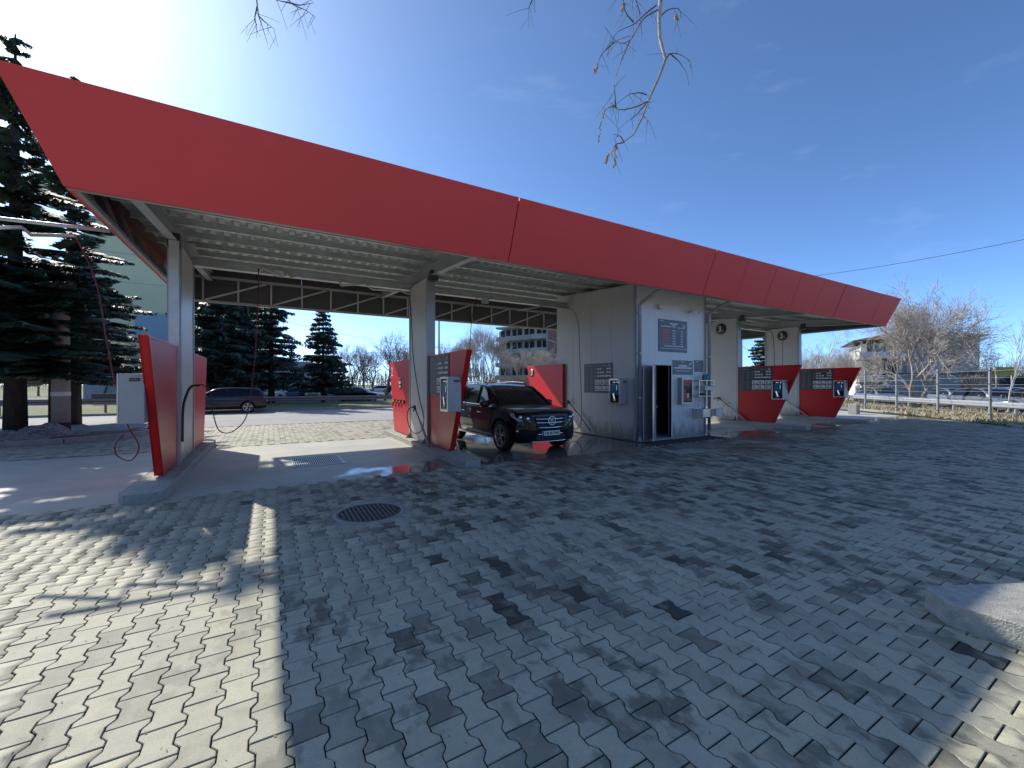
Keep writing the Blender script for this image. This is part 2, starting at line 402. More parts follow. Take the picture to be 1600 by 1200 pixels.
# ------------------------------------------------------------ ground sheets
def sheet(name, poly, z, mat):
    mb = MB(); mb.add([(p[0], p[1], z) for p in poly], [tuple(range(len(poly)))])
    o = mb.build(name, mat); struct(o); return o
struct(sheet('ground', [(-900, -700), (900, -700), (900, 900), (-900, 900)], -.06, M['lawn']))
sheet('forecourt', [(-30, -8), (19, -8), (24.7, 3.8), (27.3, 5.3), (29.3, 7.6), (33.5, 12.4), (33.5, 20), (-30, 20)], -.016, M['joint'])
FORE = bpy.data.objects['forecourt']
M['rearpav'] = pm('rear_grey_paving', (.40, .385, .32), .8, 0, .12, 1.5, .3, 40)
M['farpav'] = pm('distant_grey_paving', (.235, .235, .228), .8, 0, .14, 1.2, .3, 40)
BAYF = -.002
sheet('bay_floor', [(-9.5, 7.79), (9.22, 7.79), (9.22, 13.4), (-9.5, 13.4)], BAYF, M['bay'])
sheet('bay_floor', [(9.22, 12.56), (12.52, 12.56), (12.52, 13.4), (9.22, 13.4)], BAYF, M['bay'])
sheet('bay_floor', [(12.52, 7.79), (28.6, 7.79), (32.2, 13.4), (12.52, 13.4)], BAYF, M['bay'])
sheet('road', [(-300, 20), (300, 20), (300, 30), (-300, 30)], .0, M['asphalt'])
mb = MB()
mb.box(-300, 300, 30, 30.18, -.05, .13); struct(mb.build('road_kerb', M['kerb']))
sheet('parking_lot', [(-70, 40), (40, 40), (40, 75), (-70, 75)], -.03, M['asphalt_dark'])
sheet('side_street', [(31.5, -30), (70, -30), (70, 30), (36.8, 30), (36.8, 12), (31.8, 4)], -.03, M['asphalt_dark'])
sheet('verge', [(-300, 30.18), (300, 30.18), (300, 40), (-300, 40)], .10, M['lawn'])

# ------------------------------------------------------------ interlocking pavers
HALF = .11; PITCH = .154; AMP = .0150; GAP = .0030
def bone(inset, grow=0.0):
    t = [(-HALF, 1), (-.074, 1), (-.036, -1), (.036, -1), (.074, 1), (HALF, 1)]
    out = []
    for v, s_ in t:
        vv = max(-HALF+GAP*1.0+inset, min(HALF-GAP*1.0-inset, v)); out.append((PITCH/2+s_*AMP-GAP-inset, vv))
    left = [(-x, y) for x, y in reversed(out)]
    return out + left
BOT = np.array([(x, y, -.011) for x, y in bone(0)]); MID = np.array([(x, y, -.0045) for x, y in bone(0)])
TOP = np.array([(x, y, 0) for x, y in bone(.0035)])
BV = np.vstack([MID, TOP]); NB = 12
BF = [tuple(NB+i for i in range(NB))] + [(i, (i+1) % NB, NB+(i+1) % NB, NB+i) for i in range(NB)]
FV = np.array([(x, y, 0) for x, y in bone(.001)]); FF = [tuple(range(NB))]

def cam_depth(x, y): return FW.x*x+FW.y*y
def cam_lat(x, y): return RT.x*x+RT.y*y
KERBLINE = [(19, -8), (24.7, 3.8), (27.3, 5.3), (29.3, 7.6), (33.5, 12.4)]
def kerb_u(v):
    for (a, b), (c, d) in zip(KERBLINE[:-1], KERBLINE[1:]):
        if b <= v <= d: return a+(c-a)*(v-b)/(d-b)
    return KERBLINE[-1][0]
ISL = [(4.30, 1.15), (4.12, .98), (4.15, .50), (4.55, -.75), (6.4, -1.3), (6.8, .1), (5.0, .80)]
ISL_IN = [(5.3+(x-5.3)*.90, .1+(y-.1)*.86) for x, y in ISL]
def inpoly(x, y, P):
    c = False
    for i in range(len(P)):
        a, b = P[i-1], P[i]
        if (a[1] > y) != (b[1] > y) and x < (b[0]-a[0])*(y-a[1])/(b[1]-a[1])+a[0]: c = not c
    return c
cells = []
def region(u0, u1, v0, v1, test=None):
    i0 = int(math.floor(u0/PITCH)); i1 = int(math.ceil(u1/PITCH))
    for i in range(i0, i1+1):
        u = i*PITCH; off = HALF if i % 2 else 0
        j0 = int(math.floor((v0-off)/(2*HALF))); j1 = int(math.ceil((v1-off)/(2*HALF)))
        for j in range(j0, j1+1):
            v = j*2*HALF+off
            if v < v0+HALF or v > v1-HALF+.03: continue
            if u < u0+.07 or u > u1-.07: continue
            d = cam_depth(u, v); l = cam_lat(u, v)
            if d < .9 or d > 25 or abs(l) > 1.42*d+.6: continue
            if test and not test(u, v): continue
            cells.append((u, v, d, l))
region(-11, 31, -3, 7.9, lambda u, v: u < kerb_u(v)-.15 and (u-1.13)**2+(v-5.7)**2 > .235 and not inpoly(u, v, ISL_IN))
region(-11, 13, 13.4, 19.9, lambda u, v: not (u < -3.7 and v > 16.4))
cells = np.array(cells)
area = 1/cells[:, 2]**3
infr = (np.abs(cells[:, 3]) < 1.20*cells[:, 2]) & (cells[:, 2] > 1.87)
order = np.argsort(-(area*infr)); single = set(order[:300].tolist())
rng = np.random.default_rng(5)
n = len(cells)
ph = np.sin(cells[:, 0]*2.1+1)+np.sin(cells[:, 1]*1.7+cells[:, 0]*.6)
tone = np.clip(rng.normal(.5, .21, n)+ph*.05, 0, 1)
import mathutils.noise as mnz
def wetness(u, v):
    c = mnz.noise(Vector((u*.75, v*.95, 3.1)))+.6*mnz.noise(Vector((u*1.9, v*2.3, 7.7)))
    base = .13+.36*min(1, max(0, (v-1.2)/4.6)); base += .25*min(1, max(0, (v-6.6)/1.0))
    if v > 8: base = .03
    side = min(1, max(.08, (u+.2)/1.6)); p = (base+.50*c)*side
    return p
wetp = np.array([wetness(u, v) for u, v in cells[:, :2]])
wet = np.where(rng.random(n) < wetp, rng.uniform(.22, 1.0, n), np.where(rng.random(n) < .14, rng.uniform(.1, .35, n), 0.0))
tilt = rng.normal(0, .0045, (n, 2)); dz = rng.normal(0, .0009, n); rot = rng.normal(0, .006, n)
nearv, farv = [], []
for k in range(n):
    if k in single: continue
    (nearv if cells[k, 2] < 11 else farv).append(k)
def bake(ids, V, F, name):
    ids = np.array(ids); m_ = len(ids); nv = len(V)
    base = np.broadcast_to(V, (m_, nv, 3)).copy()
    flip = np.where(rng.random(m_) < .5, 1., -1.); 
    c, s_ = np.cos(rot[ids])[:, None], np.sin(rot[ids])[:, None]
    x, y = base[:, :, 0].copy(), base[:, :, 1].copy()
    base[:, :, 0] = x*c-y*s_+cells[ids, 0][:, None]; base[:, :, 1] = x*s_+y*c+cells[ids, 1][:, None]
    base[:, :, 2] += dz[ids][:, None]+x*tilt[ids, 0][:, None]+y*tilt[ids, 1][:, None]
    me = bpy.data.meshes.new(name); me.vertices.add(m_*nv); me.vertices.foreach_set('co', base.ravel())
    lens = np.tile([len(f) for f in F], m_); fl = np.concatenate([np.array(f) for f in F])
    loops = (fl[None, :]+np.arange(m_)[:, None]*nv).ravel()
    me.loops.add(len(loops)); me.loops.foreach_set('vertex_index', loops.astype(np.int32))
    st = np.concatenate([[0], np.cumsum(lens)[:-1]]); me.polygons.add(len(lens)); me.polygons.foreach_set('loop_start', st.astype(np.int32))
    me.update(calc_edges=True)
    a = me.attributes.new('tone', 'FLOAT', 'FACE'); a.data.foreach_set('value', np.repeat(tone[ids], len(F)).astype(np.float32))
    a = me.attributes.new('wet', 'FLOAT', 'FACE'); a.data.foreach_set('value', np.repeat(wet[ids], len(F)).astype(np.float32))
    me.materials.append(M['paver'])
    o = bpy.data.objects.new(name, me); COL.objects.link(o); o.parent = FORE; o['kind'] = 'stuff'; return o
bake(nearv, BV, BF, 'paver_field'); bake(farv, FV, FF, 'distant_paver_field')
VAR = {}
def paver_mesh(q, w_):
    if (q, w_) not in VAR:
        me = bpy.data.meshes.new('paver'); me.from_pydata(BV.tolist(), [], BF); me.materials.append(M['paver'])
        a = me.attributes.new('tone', 'FLOAT', 'FACE'); a.data.foreach_set('value', np.full(len(BF), (q+.5)/10, np.float32))
        a = me.attributes.new('wet', 'FLOAT', 'FACE'); a.data.foreach_set('value', np.full(len(BF), w_/4, np.float32)); VAR[(q, w_)] = me
    return VAR[(q, w_)]
for k in sorted(single):
    o = bpy.data.objects.new('paver', paver_mesh(min(9, int(tone[k]*10)), int(round(wet[k]*4)))); COL.objects.link(o); o.parent = FORE
    o.location = (cells[k, 0], cells[k, 1], dz[k]); o.rotation_euler = (tilt[k, 1], -tilt[k, 0], rot[k])
print('pavers', n)
# far paving past the modelled stones
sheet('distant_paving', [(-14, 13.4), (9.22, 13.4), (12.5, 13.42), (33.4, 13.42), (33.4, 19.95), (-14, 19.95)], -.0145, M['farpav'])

def cs(l, d): p = FW*d+RT*l; return (p.x, p.y)
sheet('unseen_rear_paving', [cs(-1.85, .88), cs(-29, 20), cs(-34, -45), cs(24, -45), cs(18.0, 12.25), cs(1.85, .88)][::-1], -.0142, M['rearpav'])  # unseen ground behind the viewer, added to bounce sunlight onto fascia and store
# kerbs of the forecourt
def kerb_run(pts, name='kerb', mat=None, wd=.14, h0=-.02, h1=.12):
    mb = MB()
    for a, b in zip(pts[:-1], pts[1:]):
        a = Vector(a); b = Vector(b); L = (b-a).length; k = max(1, int(round(L/1.0))); d = (b-a)/k
        nn = Vector((-d.y, d.x)).normalized()*wd/2
        for i in range(k):
            p = a+d*i+d.normalized()*.006; q = a+d*(i+1)-d.normalized()*.006
            mb.prism([(p-nn), (q-nn), (q+nn), (p+nn)], h0, h1, .012)
    o = mb.build(name, mat or M['kerb']); struct(o); return o
kerb_run([(19.2, -8), (24.8, 3.8), (27.4, 5.3), (29.4, 7.6), (33.6, 12.4), (33.6, 20)], h1=.10)
# verge island with trees at the left, joined to the road
VI = [(-30, 16.3), (-7.5, 16.45), (-5.2, 16.9), (-4.1, 17.5), (-3.6, 18.5), (-4.0, 19.3), (-30, 19.4)]
mb = MB(); mb.prism(VI, -.05, .09, 0); struct(mb.build('verge', M['earth']))
kerb_run([VI[i] for i in range(0, 6)], h1=.13)
# small concrete nose of an island in the right foreground
mb = MB(); mb.prism(ISL, -.05, .165, 0)
o = mb.build('concrete_island', M['kerb_wet']); tag(o, 'low pale concrete island with a chamfered nose at the right edge of the paving', 'kerb island')
bevel(o, .010, 1, 25)

# manhole with round slotted grating
t = thing('manhole_cover', 'round slotted cast iron manhole cover set into the grey pavers', 'manhole', (1.13, 5.7, 0))
mb = MB(); mb.lathe([(0, -.0125), (.62, -.0075), (.63, -.012)], 30); mb.build('mortar_bed', M['kerb_wet'], t)
mb = MB(); mb.lathe([(.40, -.012), (.455, -.012), (.455, .001), (.40, .001), (.40, -.012)], 40); mb.build('concrete_ring', M['kerb'], t)
mb = MB(); mb.lathe([(.34, -.01), (.40, -.01), (.40, .003), (.375, .003), (.375, -.01)], 40); mb.build('frame', M['castiron'], t)
mb = MB(); mb.lathe([(0, -.0118), (.39, -.0065)], 24); mb.build('pit', M['void'], t)
for i in range(13):
    x = -.33+i*.055; h = math.sqrt(max(0, .365**2-x*x))
    if h > .04:
        mb = MB(); mb.box(x-.016, x+.016, -h, h, -.01, .002); mb.build('bar', M['castiron'], t)
# oblong slab cover near the store door
t = thing('access_slab', 'small flat concrete access slab in the wet paving outside the store door', 'slab')
p = at(1072, 706); mb = MB(); mb.cbox((p.x, p.y, .003), 1.0, .45, .02); bevel(mb.build('slab', M['kerb_wet'], t), .004)

def drain(x0, x1, y0, y1, label):
    t = thing('floor_drain', label, 'drain', ((x0+x1)/2, (y0+y1)/2, 0), group='bar gratings sunk into the bay floors')
    w_, h_ = (x1-x0)/2, (y1-y0)/2
    mb = MB(); mb.box(-w_, w_, -h_, h_, BAYF-.03, BAYF+.004); mb.build('pit', M['void'], t)
    mb = MB()
    for a in ((-w_, -w_+.03, -h_, h_), (w_-.03, w_, -h_, h_)): mb.box(*a, BAYF, .010)
    for a in ((-w_+.031, w_-.031, -h_, -h_+.03), (-w_+.031, w_-.031, h_-.03, h_)): mb.box(*a, BAYF, .010)
    mb.build('frame', M['galv'], t)
    k = 24; bar = None
    for i in range(k):
        x = -w_+.05+(2*w_-.10)*i/(k-1)
        if bar is None:
            mb = MB(); mb.box(-.008, .008, -h_+.032, h_-.032, BAYF+.003, .009); bar = mb.mesh('bar', M['galv'])
        o = bpy.data.objects.new('bar', bar); COL.objects.link(o); o.parent = t; o.location = (x, 0, 0)
drain(.38, 1.38, 9.5, 10.75, 'rectangular steel bar grating in the sunlit empty second bay floor')
drain(14.4, 15.4, 9.5, 10.75, 'rectangular steel bar grating in the bay right of the store')

# ------------------------------------------------------------ canopy
CAN = thing('wash_canopy', 'long red fascia canopy on grey steel frame over the self service wash bays', 'canopy', (0, 0, 0))
U0, U1 = -2.34, 23.75; VF, VB = 7.6, 16.1; ZB = 4.28
def zr(v): return ZB+.078*(v-7.6)
def zd(v): return zr(v)+.44
# front fascia: four long sections, each of folded sheets with hairline joints
joints = [U0, 4.33, 10.8, 17.1, U1]
for si in range(4):
    a, b = joints[si], joints[si+1]; L = b-a; kk = (1, 1, 4, 4)[si]
    ga = .012 if si else 0; gb = .012 if si < 3 else 0
    for q in range(kk):
        u0 = a+L*q/kk+(ga if q == 0 else .0003); u1 = a+L*(q+1)/kk-(gb if q == kk-1 else .0003)
        tu0 = u0-(.46 if (si == 0 and q == 0) else 0); tu1 = u1+(.25 if (si == 3 and q == kk-1) else 0)
        j = random.uniform(-.007, .007)*(si > 1); j2 = random.uniform(-.007, .007)*(si > 1)
        mb = MB()
        vs = [(u0, VF+j, ZB), (u1, VF+j2, ZB), (tu1, 7.14+j2, 5.46), (tu0, 7.14+j, 5.46)]
        vs += [(x, y+.05, z) for x, y, z in vs]
        mb.add(vs, [(0, 1, 2, 3), (7, 6, 5, 4), (0, 4, 5, 1), (2, 6, 7, 3), (0, 3, 7, 4), (1, 5, 6, 2)])
        mb.build('fascia_panel', M['red'], CAN)
mb = MB()
for a in joints[1:-1]: mb.bar((a, VF+.07, ZB+.01), (a, 7.22, 5.44), .08, .02, (0, 1, 0))
mb.build('joint_strip', M['black'], CAN)
# end fascias (lean outwards too)
def endf(ub, ut, sgn):
    mb = MB(); vs = [(ub, VF, ZB), (ub, VB, ZB), (ut, 16.5, 5.46), (ut, 7.14, 5.46)]
    vs += [(x-sgn*.05, y+(.05 if y < 10 else 0), z) for x, y, z in vs]
    mb.add(vs, [(0, 1, 2, 3), (7, 6, 5, 4), (0, 4, 5, 1), (2, 6, 7, 3), (0, 3, 7, 4), (1, 5, 6, 2)]); mb.build('end_fascia', M['red'], CAN)
    mb = MB(); vs = [(ub-sgn*.056, VF+.06, ZB+.03), (ub-sgn*.056, VB-.05, ZB+.03), (ut-sgn*.056, 16.4, 5.40), (ut-sgn*.056, 7.3, 5.40)]
    mb.add(vs, [(0, 1, 2, 3)]); mb.build('end_lining', M['darkgrey'], CAN)
endf(U0, -2.8, -1); endf(U1, 24.0, 1)
mb = MB()
mb.box(U0-.0, U1, VF+.052, VF+.12, ZB-.004, ZB+.05); mb.build('fascia_bottom_rail', M['steel'], CAN)
# back fascia and its lining
for q in range(8):
    a = U0+(U1-U0)*q/8+.003; b = U0+(U1-U0)*(q+1)/8-.003
    mb = MB(); vs = [(a, VB, ZB), (b, VB, ZB), (b, VB+.35, 5.9), (a, VB+.35, 5.9)]; vs += [(x, y+.05, z) for x, y, z in vs]
    mb.add(vs, [(3, 2, 1, 0), (4, 5, 6, 7), (0, 1, 5, 4), (2, 3, 7, 6), (0, 4, 7, 3), (1, 2, 6, 5)]); mb.build('back_fascia', M['red'], CAN)
    mb = MB(); vs = [(a, VB-.012, ZB+.02), (b, VB-.012, ZB+.02), (b, VB+.325, 5.82), (a, VB+.325, 5.82)]
    mb.add(vs, [(3, 2, 1, 0)]); mb.build('back_lining', M['darkgrey'], CAN)
mb = MB(); mb.box(U0, U1, VB-.10, VB-.02, ZB-.02, ZB+.05); mb.build('bottom_chord', M['steel'], CAN)
mb = MB(); mb.box(U0, U1, VB-.11, VB-.04, 5.02, 5.10); mb.build('top_chord', M['steel'], CAN)
vm = None
u = U0+.5; i = 0
while u < U1-.3:
    mb = MB(); mb.bar((u, VB-.07, ZB+.055), (u, VB-.07, 5.015), .05, .05); mb.build('truss_post', M['galv'], CAN)
    if i % 2 == 0 and u+1.75 < U1:
        mb = MB(); mb.bar((u+.06, VB-.14, ZB+.05), (u+1.7, VB-.14, 5.0), .05, .05); mb.build('truss_diagonal', M['galv'], CAN)
    u += .92; i += 1
# left end bracing
for k in range(8):
    y = 8.3+k*1.02
    mb = MB(); mb.bar((U0+.10, y, ZB+.05), (U0-.12, y, 5.0), .05, .05, (0, 1, 0)); mb.build('end_strut', M['steel'], CAN)
mb = MB(); mb.box(U0+.06, U0+.13, VF+.13, VB-.12, ZB-.012, ZB+.055); mb.build('end_chord', M['steel'], CAN); mb = MB(); mb.box(U1-.13, U1-.06, VF+.13, VB-.12, ZB-.012, ZB+.055)
mb.build('end_chord', M['steel'], CAN)
# rafters (I section) over every divider
for u in (-1.65, 3.6, 17.25, 22.3):
    mb = MB()
    for (dz0, dz1, hw) in ((0, .016, .075), (.016, .264, .006), (.264, .28, .075)):
        v0, v1 = VF+.13, VB-.15
        vs = []
        for v in (v0, v1):
            for z in (zr(v)+dz0, zr(v)+dz1):
                for x in (u-hw, u+hw): vs.append((x, v, z))
        mb.add(vs, [(0, 1, 3, 2), (4, 6, 7, 5), (0, 4, 5, 1), (2, 3, 7, 6), (0, 2, 6, 4), (1, 5, 7, 3)])
    mb.build('rafter', M['steel'], CAN)
# purlins along the canopy, in bay lengths
for k in range(8):
    v = 7.95+k*1.06; z = zr(v)+.285
    mb = MB()
    mb.box(U0+.1, U1-.1, v-.035, v+.035, z, z+.012); mb.box(U0+.1, U1-.1, v+.030, v+.035, z+.0125, z+.15)
    mb.build('purlin', M['galv'], CAN)
# deck: trapezoid sheet, ribs running front to back
mb = MB(); u = U0+.05; P = []
while u < U1-.1:
    P += [(u, 0), (u+.11, 0), (u+.135, .06), (u+.225, .06)]; u += .25
vs = []
for v in (VF+.10, VB-.12):
    for x, h in P: vs.append((x, v, zd(v)+h))
nP = len(P); mb.add(vs, [(i, i+1, nP+i+1, nP+i) for i in range(nP-1)]); mb.build('roof_deck', M['galv_dull'], CAN)
mb = MB(); vs = [(U0-.21, 7.46, zd(7.46)+.11), (U1+.08, 7.46, zd(7.46)+.11), (U0-.42, 16.3, zd(16.3)+.08), (U1+.2, 16.3, zd(16.3)+.08)]
mb.add(vs, [(0, 1, 3, 2)]); mb.build('roof_membrane', M['darkgrey'], CAN)
# long beams on the divider walls
for a, b in ((-1.65, 9.22), (12.54, 22.38)):
    mb = MB(); z1 = zr(11.9)-.004
    mb.box(a, b, 11.82, 12.0, z1-.20, z1-.185); mb.box(a, b, 11.82, 12.0, z1-.015, z1); mb.box(a, b, 11.905, 11.915, z1-.184, z1-.016)
    mb.build('main_beam', M['galv'], CAN)
for u in (-1.65, 3.6, 17.25, 22.3):
    mb = MB(); mb.cbox((u+.02, 10.25, zr(10.25)-.0), .20, .16, .26); mb.build('gutter_box', M['board'], CAN)
# divider walls: clad column pairs that carry the roof
for u in (-1.65, 3.6, 17.25, 22.3):
    mb = MB(); zt = zr(10.4)-.006
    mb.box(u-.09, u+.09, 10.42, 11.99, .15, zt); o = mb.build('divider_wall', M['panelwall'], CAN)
    mb = MB()
    for v in (10.40, 11.95): mb.box(u-.11, u+.11, v-.02, v+.06, .14, zt-.002)
    mb.build('wall_flashing', M['trim'], CAN)
    for v in (10.5, 11.9):
        mb = MB(); mb.prism([(u-.24, v-.05), (u-.09, v-.05), (u-.09, v+.05), (u-.24, v+.05)], .142, .15)
        mb.add([(u-.23, v, .15), (u-.092, v, .15), (u-.092, v, .34), (u-.23, v+.012, .15), (u-.092, v+.012, .15), (u-.092, v+.012, .34)],
               [(0, 1, 2), (5, 4, 3), (0, 2, 5, 3)])
        mb.build('anchor_bracket', M['steel'], CAN)
# steel post standing before the left divider wall (seen edge on)
mb = MB(); mb.box(-1.70, -1.54, 10.16, 10.18, .14, 4.47); mb.box(-1.70, -1.54, 10.34, 10.36, .14, 4.47); mb.box(-1.625, -1.615, 10.181, 10.339, .14, 4.47)
mb.build('front_post', M['galv'], CAN)

# ------------------------------------------------------------ divider kit: island, red panels, board, terminal, lance, hose
GRP_I = 'concrete islands between the wash bays'; GRP_F = 'front red bay panels'; GRP_B = 'rear red bay panels'
GRP_T = 'payment terminals'; GRP_S = 'price and instruction boards'; GRP_L = 'spray lances in slanted holders'
def island(u, label):
    t = thing('concrete_island', label, 'kerb island', (u, 0, 0), group=GRP_I)
    mb = MB(); P = [(-.17, 7.74), (.17, 7.74), (.27, 7.95), (.27, 14.25), (.17, 14.4), (-.17, 14.4), (-.27, 14.25), (-.27, 7.95)]
    mb.prism(P, -.02, .14, .0); bevel(mb.build('island_body', M['kerb_wet'], t), .012); return t
isl = island(-1.62, 'concrete bay island with dark nose under the leftmost divider')
dup(isl, (3.58, 0, 0), label='wet concrete bay island beside the parked black SUV')
dup(isl, (17.22, 0, 0), label='concrete bay island under the first red panel right of the store')
dup(isl, (22.28, 0, 0), label='concrete bay island under the farthest red panel at right')

def trap(mb, pts, x0, x1, e=.018):
    # plate in the v-z plane between x0 and x1
    n = len(pts); vs = [(x0, p[0], p[1]) for p in pts]+[(x1, p[0], p[1]) for p in pts]
    fs = [tuple(reversed(range(n))), tuple(range(n, 2*n))]+[(i, (i+1) % n, n+(i+1) % n, n+i) for i in range(n)]
    mb.add(vs, fs)
def front_panel(u, label):
    t = thing('red_panel', label, 'bay panel', (u, 0, 0), group=GRP_F)
    mb = MB(); trap(mb, [(8.95, .165), (10.37, .165), (10.37, 2.43), (7.97, 2.43)], -.05, .05)
    bevel(mb.build('panel_body', M['red_panel'], t), .006, 2)
    mb = MB()
    for x in (-.062, .052):
        mb.bar((x+.005, 8.955, .17), (x+.005, 7.985, 2.425), .035, .010, (1, 0, 0))
        mb.bar((x+.005, 7.99, 2.412), (x+.005, 10.36, 2.412), .010, .035, (0, 0, 1))
    mb.build('edge_trim', M['red_edge'], t)
    for v in (9.25, 10.05):
        mb = MB(); mb.box(-.03, .03, v-.03, v+.03, .141, .168); mb.build('foot', M['steel'], t)
    return t
fp = front_panel(-1.62, 'tall red trapezoid panel seen edge on, at the leftmost divider')
dup(fp, (3.60, 0, 0), label='red trapezoid panel carrying a terminal, left of the black SUV')
dup(fp, (17.20, 0, 0), label='large red trapezoid panel next to the store, right side')
dup(fp, (22.26, 0, 0), label='red trapezoid panel at the far right, below the canopy end')

def back_panel(u, label, num, badge):
    t = thing('red_panel', label, 'bay panel', (u, 0, 0), group=GRP_B)
    mb = MB(); trap(mb, [(12.03, .165), (13.85, .165), (14.45, 2.43), (12.03, 2.43)], -.05, .05)
    bevel(mb.build('panel_body', M['red_panel'], t), .006, 2)
    f = -.0525; rr = (0, -1, 0); uu = (0, 0, 1)
    if badge:
        mb = MB(); mb.lathe([(0, .004), (.17, .004), (.17, 0)], 24, Matrix.Translation((f, 14.08, 2.15)) @ Matrix.Rotation(R(-90), 4, 'Y')); mb.build('number_disc', M['board'], t)
        text(num, .3, M['print_white'], t, 'number', (f-.006, 14.08, 2.15), rr, uu)
    else:
        text(num, .42, M['print_white'], t, 'number', (f-.001, 14.12, 2.1), rr, uu)
        mb = MB(); T = Matrix.Translation((f, 13.1, 1.72)) @ Matrix.Rotation(R(-90), 4, 'Y') @ Matrix.Diagonal((1.25, .85, 1, 1))
        mb.lathe([(0, .004), (.18, .004), (.18, 0)], 28, T); mb.build('badge', M['board'], t)
        mb = MB(); mb.box(f-.012, f-.004, 12.98, 13.22, 1.70, 1.80); mb.box(f-.012, f-.004, 13.03, 13.17, 1.60, 1.64); mb.box(f-.012, f-.004, 13.03, 13.17, 1.86, 1.90); mb.build('badge_print', M['print_white'], t)
    return t
back_panel(3.58, 'sunlit rear red panel with a white 2 and four clip hooks', '2', False)
back_panel(-1.62, 'rear red panel behind the leftmost clad column', '1', False)
back_panel(9.17, 'sunlit rear red panel numbered 3 behind the black SUV', '3', True)
# four mop clips on the number 2 panel
for k in range(4):
    v = 13.72-k*.36
    t = thing('clip_hook', ['first', 'second', 'third', 'fourth'][k]+' red and black clip hook from the left on the sunlit number 2 panel', 'hook', (3.525, v, 1.05), group='clip hooks on the rear red panel')
    mb = MB(); mb.box(-.03, 0, -.05, .05, .05, .16); mb.build('clip_plate', M['black'], t)
    mb = MB(); mb.tube([(-.03, -.05, .12), (-.07, -.05, .02), (-.08, -.02, -.07), (-.08, .02, -.07), (-.07, .05, .02), (-.03, .05, .12)], .014, 6); mb.build('clip_ring', M['red_edge'], t)

def price_board(label, flip=False):
    """board lying in the y-z plane, front towards -x; origin at its lower right corner (smaller y)"""
    t = thing('price_board', label, 'sign', group=GRP_S)
    W, H = 1.35, .96
    mb = MB(); mb.box(-.012, 0, 0, W, 0, H); bevel(mb.build('board_face', M['board'], t), .003, 1)
    X0, X1 = -.016, -.0125
    def b(mb, a0, a1, z0, z1): mb.box(X0, X1, W-a1, W-a0, z0, z1)   # a measured from the reader's left
    mb = MB()
    for c in range(2):
        for r in range(15):
            L = .17-random.random()*.05; b(mb, .06+c*.24, .06+c*.24+L, .80-r*.05, .812-r*.05)
    b(mb, .06, .42, .87, .90); b(mb, .62, .80, .89, .91); b(mb, .86, 1.16, .86, .885)
    mb.build('small_print', M['print_dim'], t)['kind'] = 'stuff'
    mb = MB()
    for r, nn in enumerate((2, 3, 4)):
        z = .755-r*.115
        for q in range(nn): b(mb, .66+q*.115, .66+q*.115+.085, z, z+.05)
        b(mb, 1.10, 1.18, z, z+.05); b(mb, 1.205, 1.285, z, z+.05)
        b(mb, .54, .60, z+.015, z+.025)
    mb.build('price_digits', M['print_white'], t)['kind'] = 'stuff'
    for r in range(2):
        for q in range(3):
            a0 = .55+q*.255; z0 = .27-r*.20
            mb = MB(); b(mb, a0, a0+.225, z0, z0+.155); pc = mb.build('price_card', M['print_white'], t)
            mb = MB(); mb.box(X0-.003, X0-.0005, W-a0-.12, W-a0-.03, z0+.03, z0+.075); mb.box(X0-.003, X0-.0005, W-a0-.20, W-a0-.15, z0+.02, z0+.06); mb.box(X0-.003, X0-.0005, W-a0-.14, W-a0-.03, z0+.10, z0+.12)
            mb.build('card_print', M['board'], pc)
    mb = MB(); T = Matrix.Translation((-.0125, .12, .885)) @ Matrix.Rotation(R(-90), 4, 'Y'); mb.lathe([(.022, .003), (.038, .003)], 16, T); mb.build('round_logo', M['print_white'], t)
    return t
def put(t, x, y, z): t.location = (x, y, z); return t
pb = put(price_board('charcoal price board on the red panel left of the black SUV'), 3.60-.052, 8.98, 1.42)
dup(pb, (9.24-.007, 9.62, 1.41), label='charcoal price board on the grey side wall of the store')
dup(pb, (17.20-.052, 8.98, 1.42), label='charcoal price board on the red panel nearest the right side of the store')
dup(pb, (22.26-.052, 8.98, 1.42), label='charcoal price board on the far right red panel')

def terminal(label):
    t = thing('payment_terminal', label, 'payment terminal', group=GRP_T)
    # body juts out towards -x, screen faces -x; origin on the wall at lower right
    mb = MB(); mb.box(-.30, 0, 0, .44, 0, .76); bevel(mb.build('housing', M['tgrey'], t), .012, 2)
    mb = MB()
    for a in ((.0, .045, 0, .76), (.395, .44, 0, .76)): mb.box(-.318, -.301, *a)
    for a in ((.046, .394, 0, .05), (.046, .394, .71, .76)): mb.box(-.318, -.301, *a)
    bevel(mb.build('bezel', M['stainless'], t), .004, 1)
    mb = MB(); mb.box(-.308, -.3015, .047, .393, .052, .708); scr = mb.build('screen', M['screen_glass'], t)
    mb = MB(); mb.box(-.3105, -.3085, .09, .35, .28, .62); mb.build('blue_picture', M['screen_blue'], scr)
    mb = MB(); mb.bar((-.312, .27, .32), (-.312, .20, .10), .004, .05, (0, 1, .3)); mb.bar((-.312, .12, .42), (-.312, .12, .56), .004, .012, (0, 1, 0)); mb.box(-.3125, -.3105, .18, .28, .645, .665)
    mb.lathe([(0, .0), (.022, .0)], 12, Matrix.Translation((-.3125, .10, .655)) @ Matrix.Rotation(R(-90), 4, 'Y')); mb.build('pale_graphic', M['screen_light'], scr)['kind'] = 'stuff'
    mb = MB(); mb.box(-.17, -.05, -.012, -.001, .64, .69); mb.build('label_plate', M['black'], t)
    mb = MB(); mb.box(-.314, -.3125, .12, .32, .075, .16); mb.build('card_reader', M['black'], t)
    mb = MB(); mb.box(-.322, -.3181, .41, .43, .30, .36); mb.build('coin_slot', M['chrome'], t)
    mb = MB(); mb.box(-.15, -.07, -.0145, -.0125, .657, .673); mb.build('label_print', M['print_dim'], t)
    return t
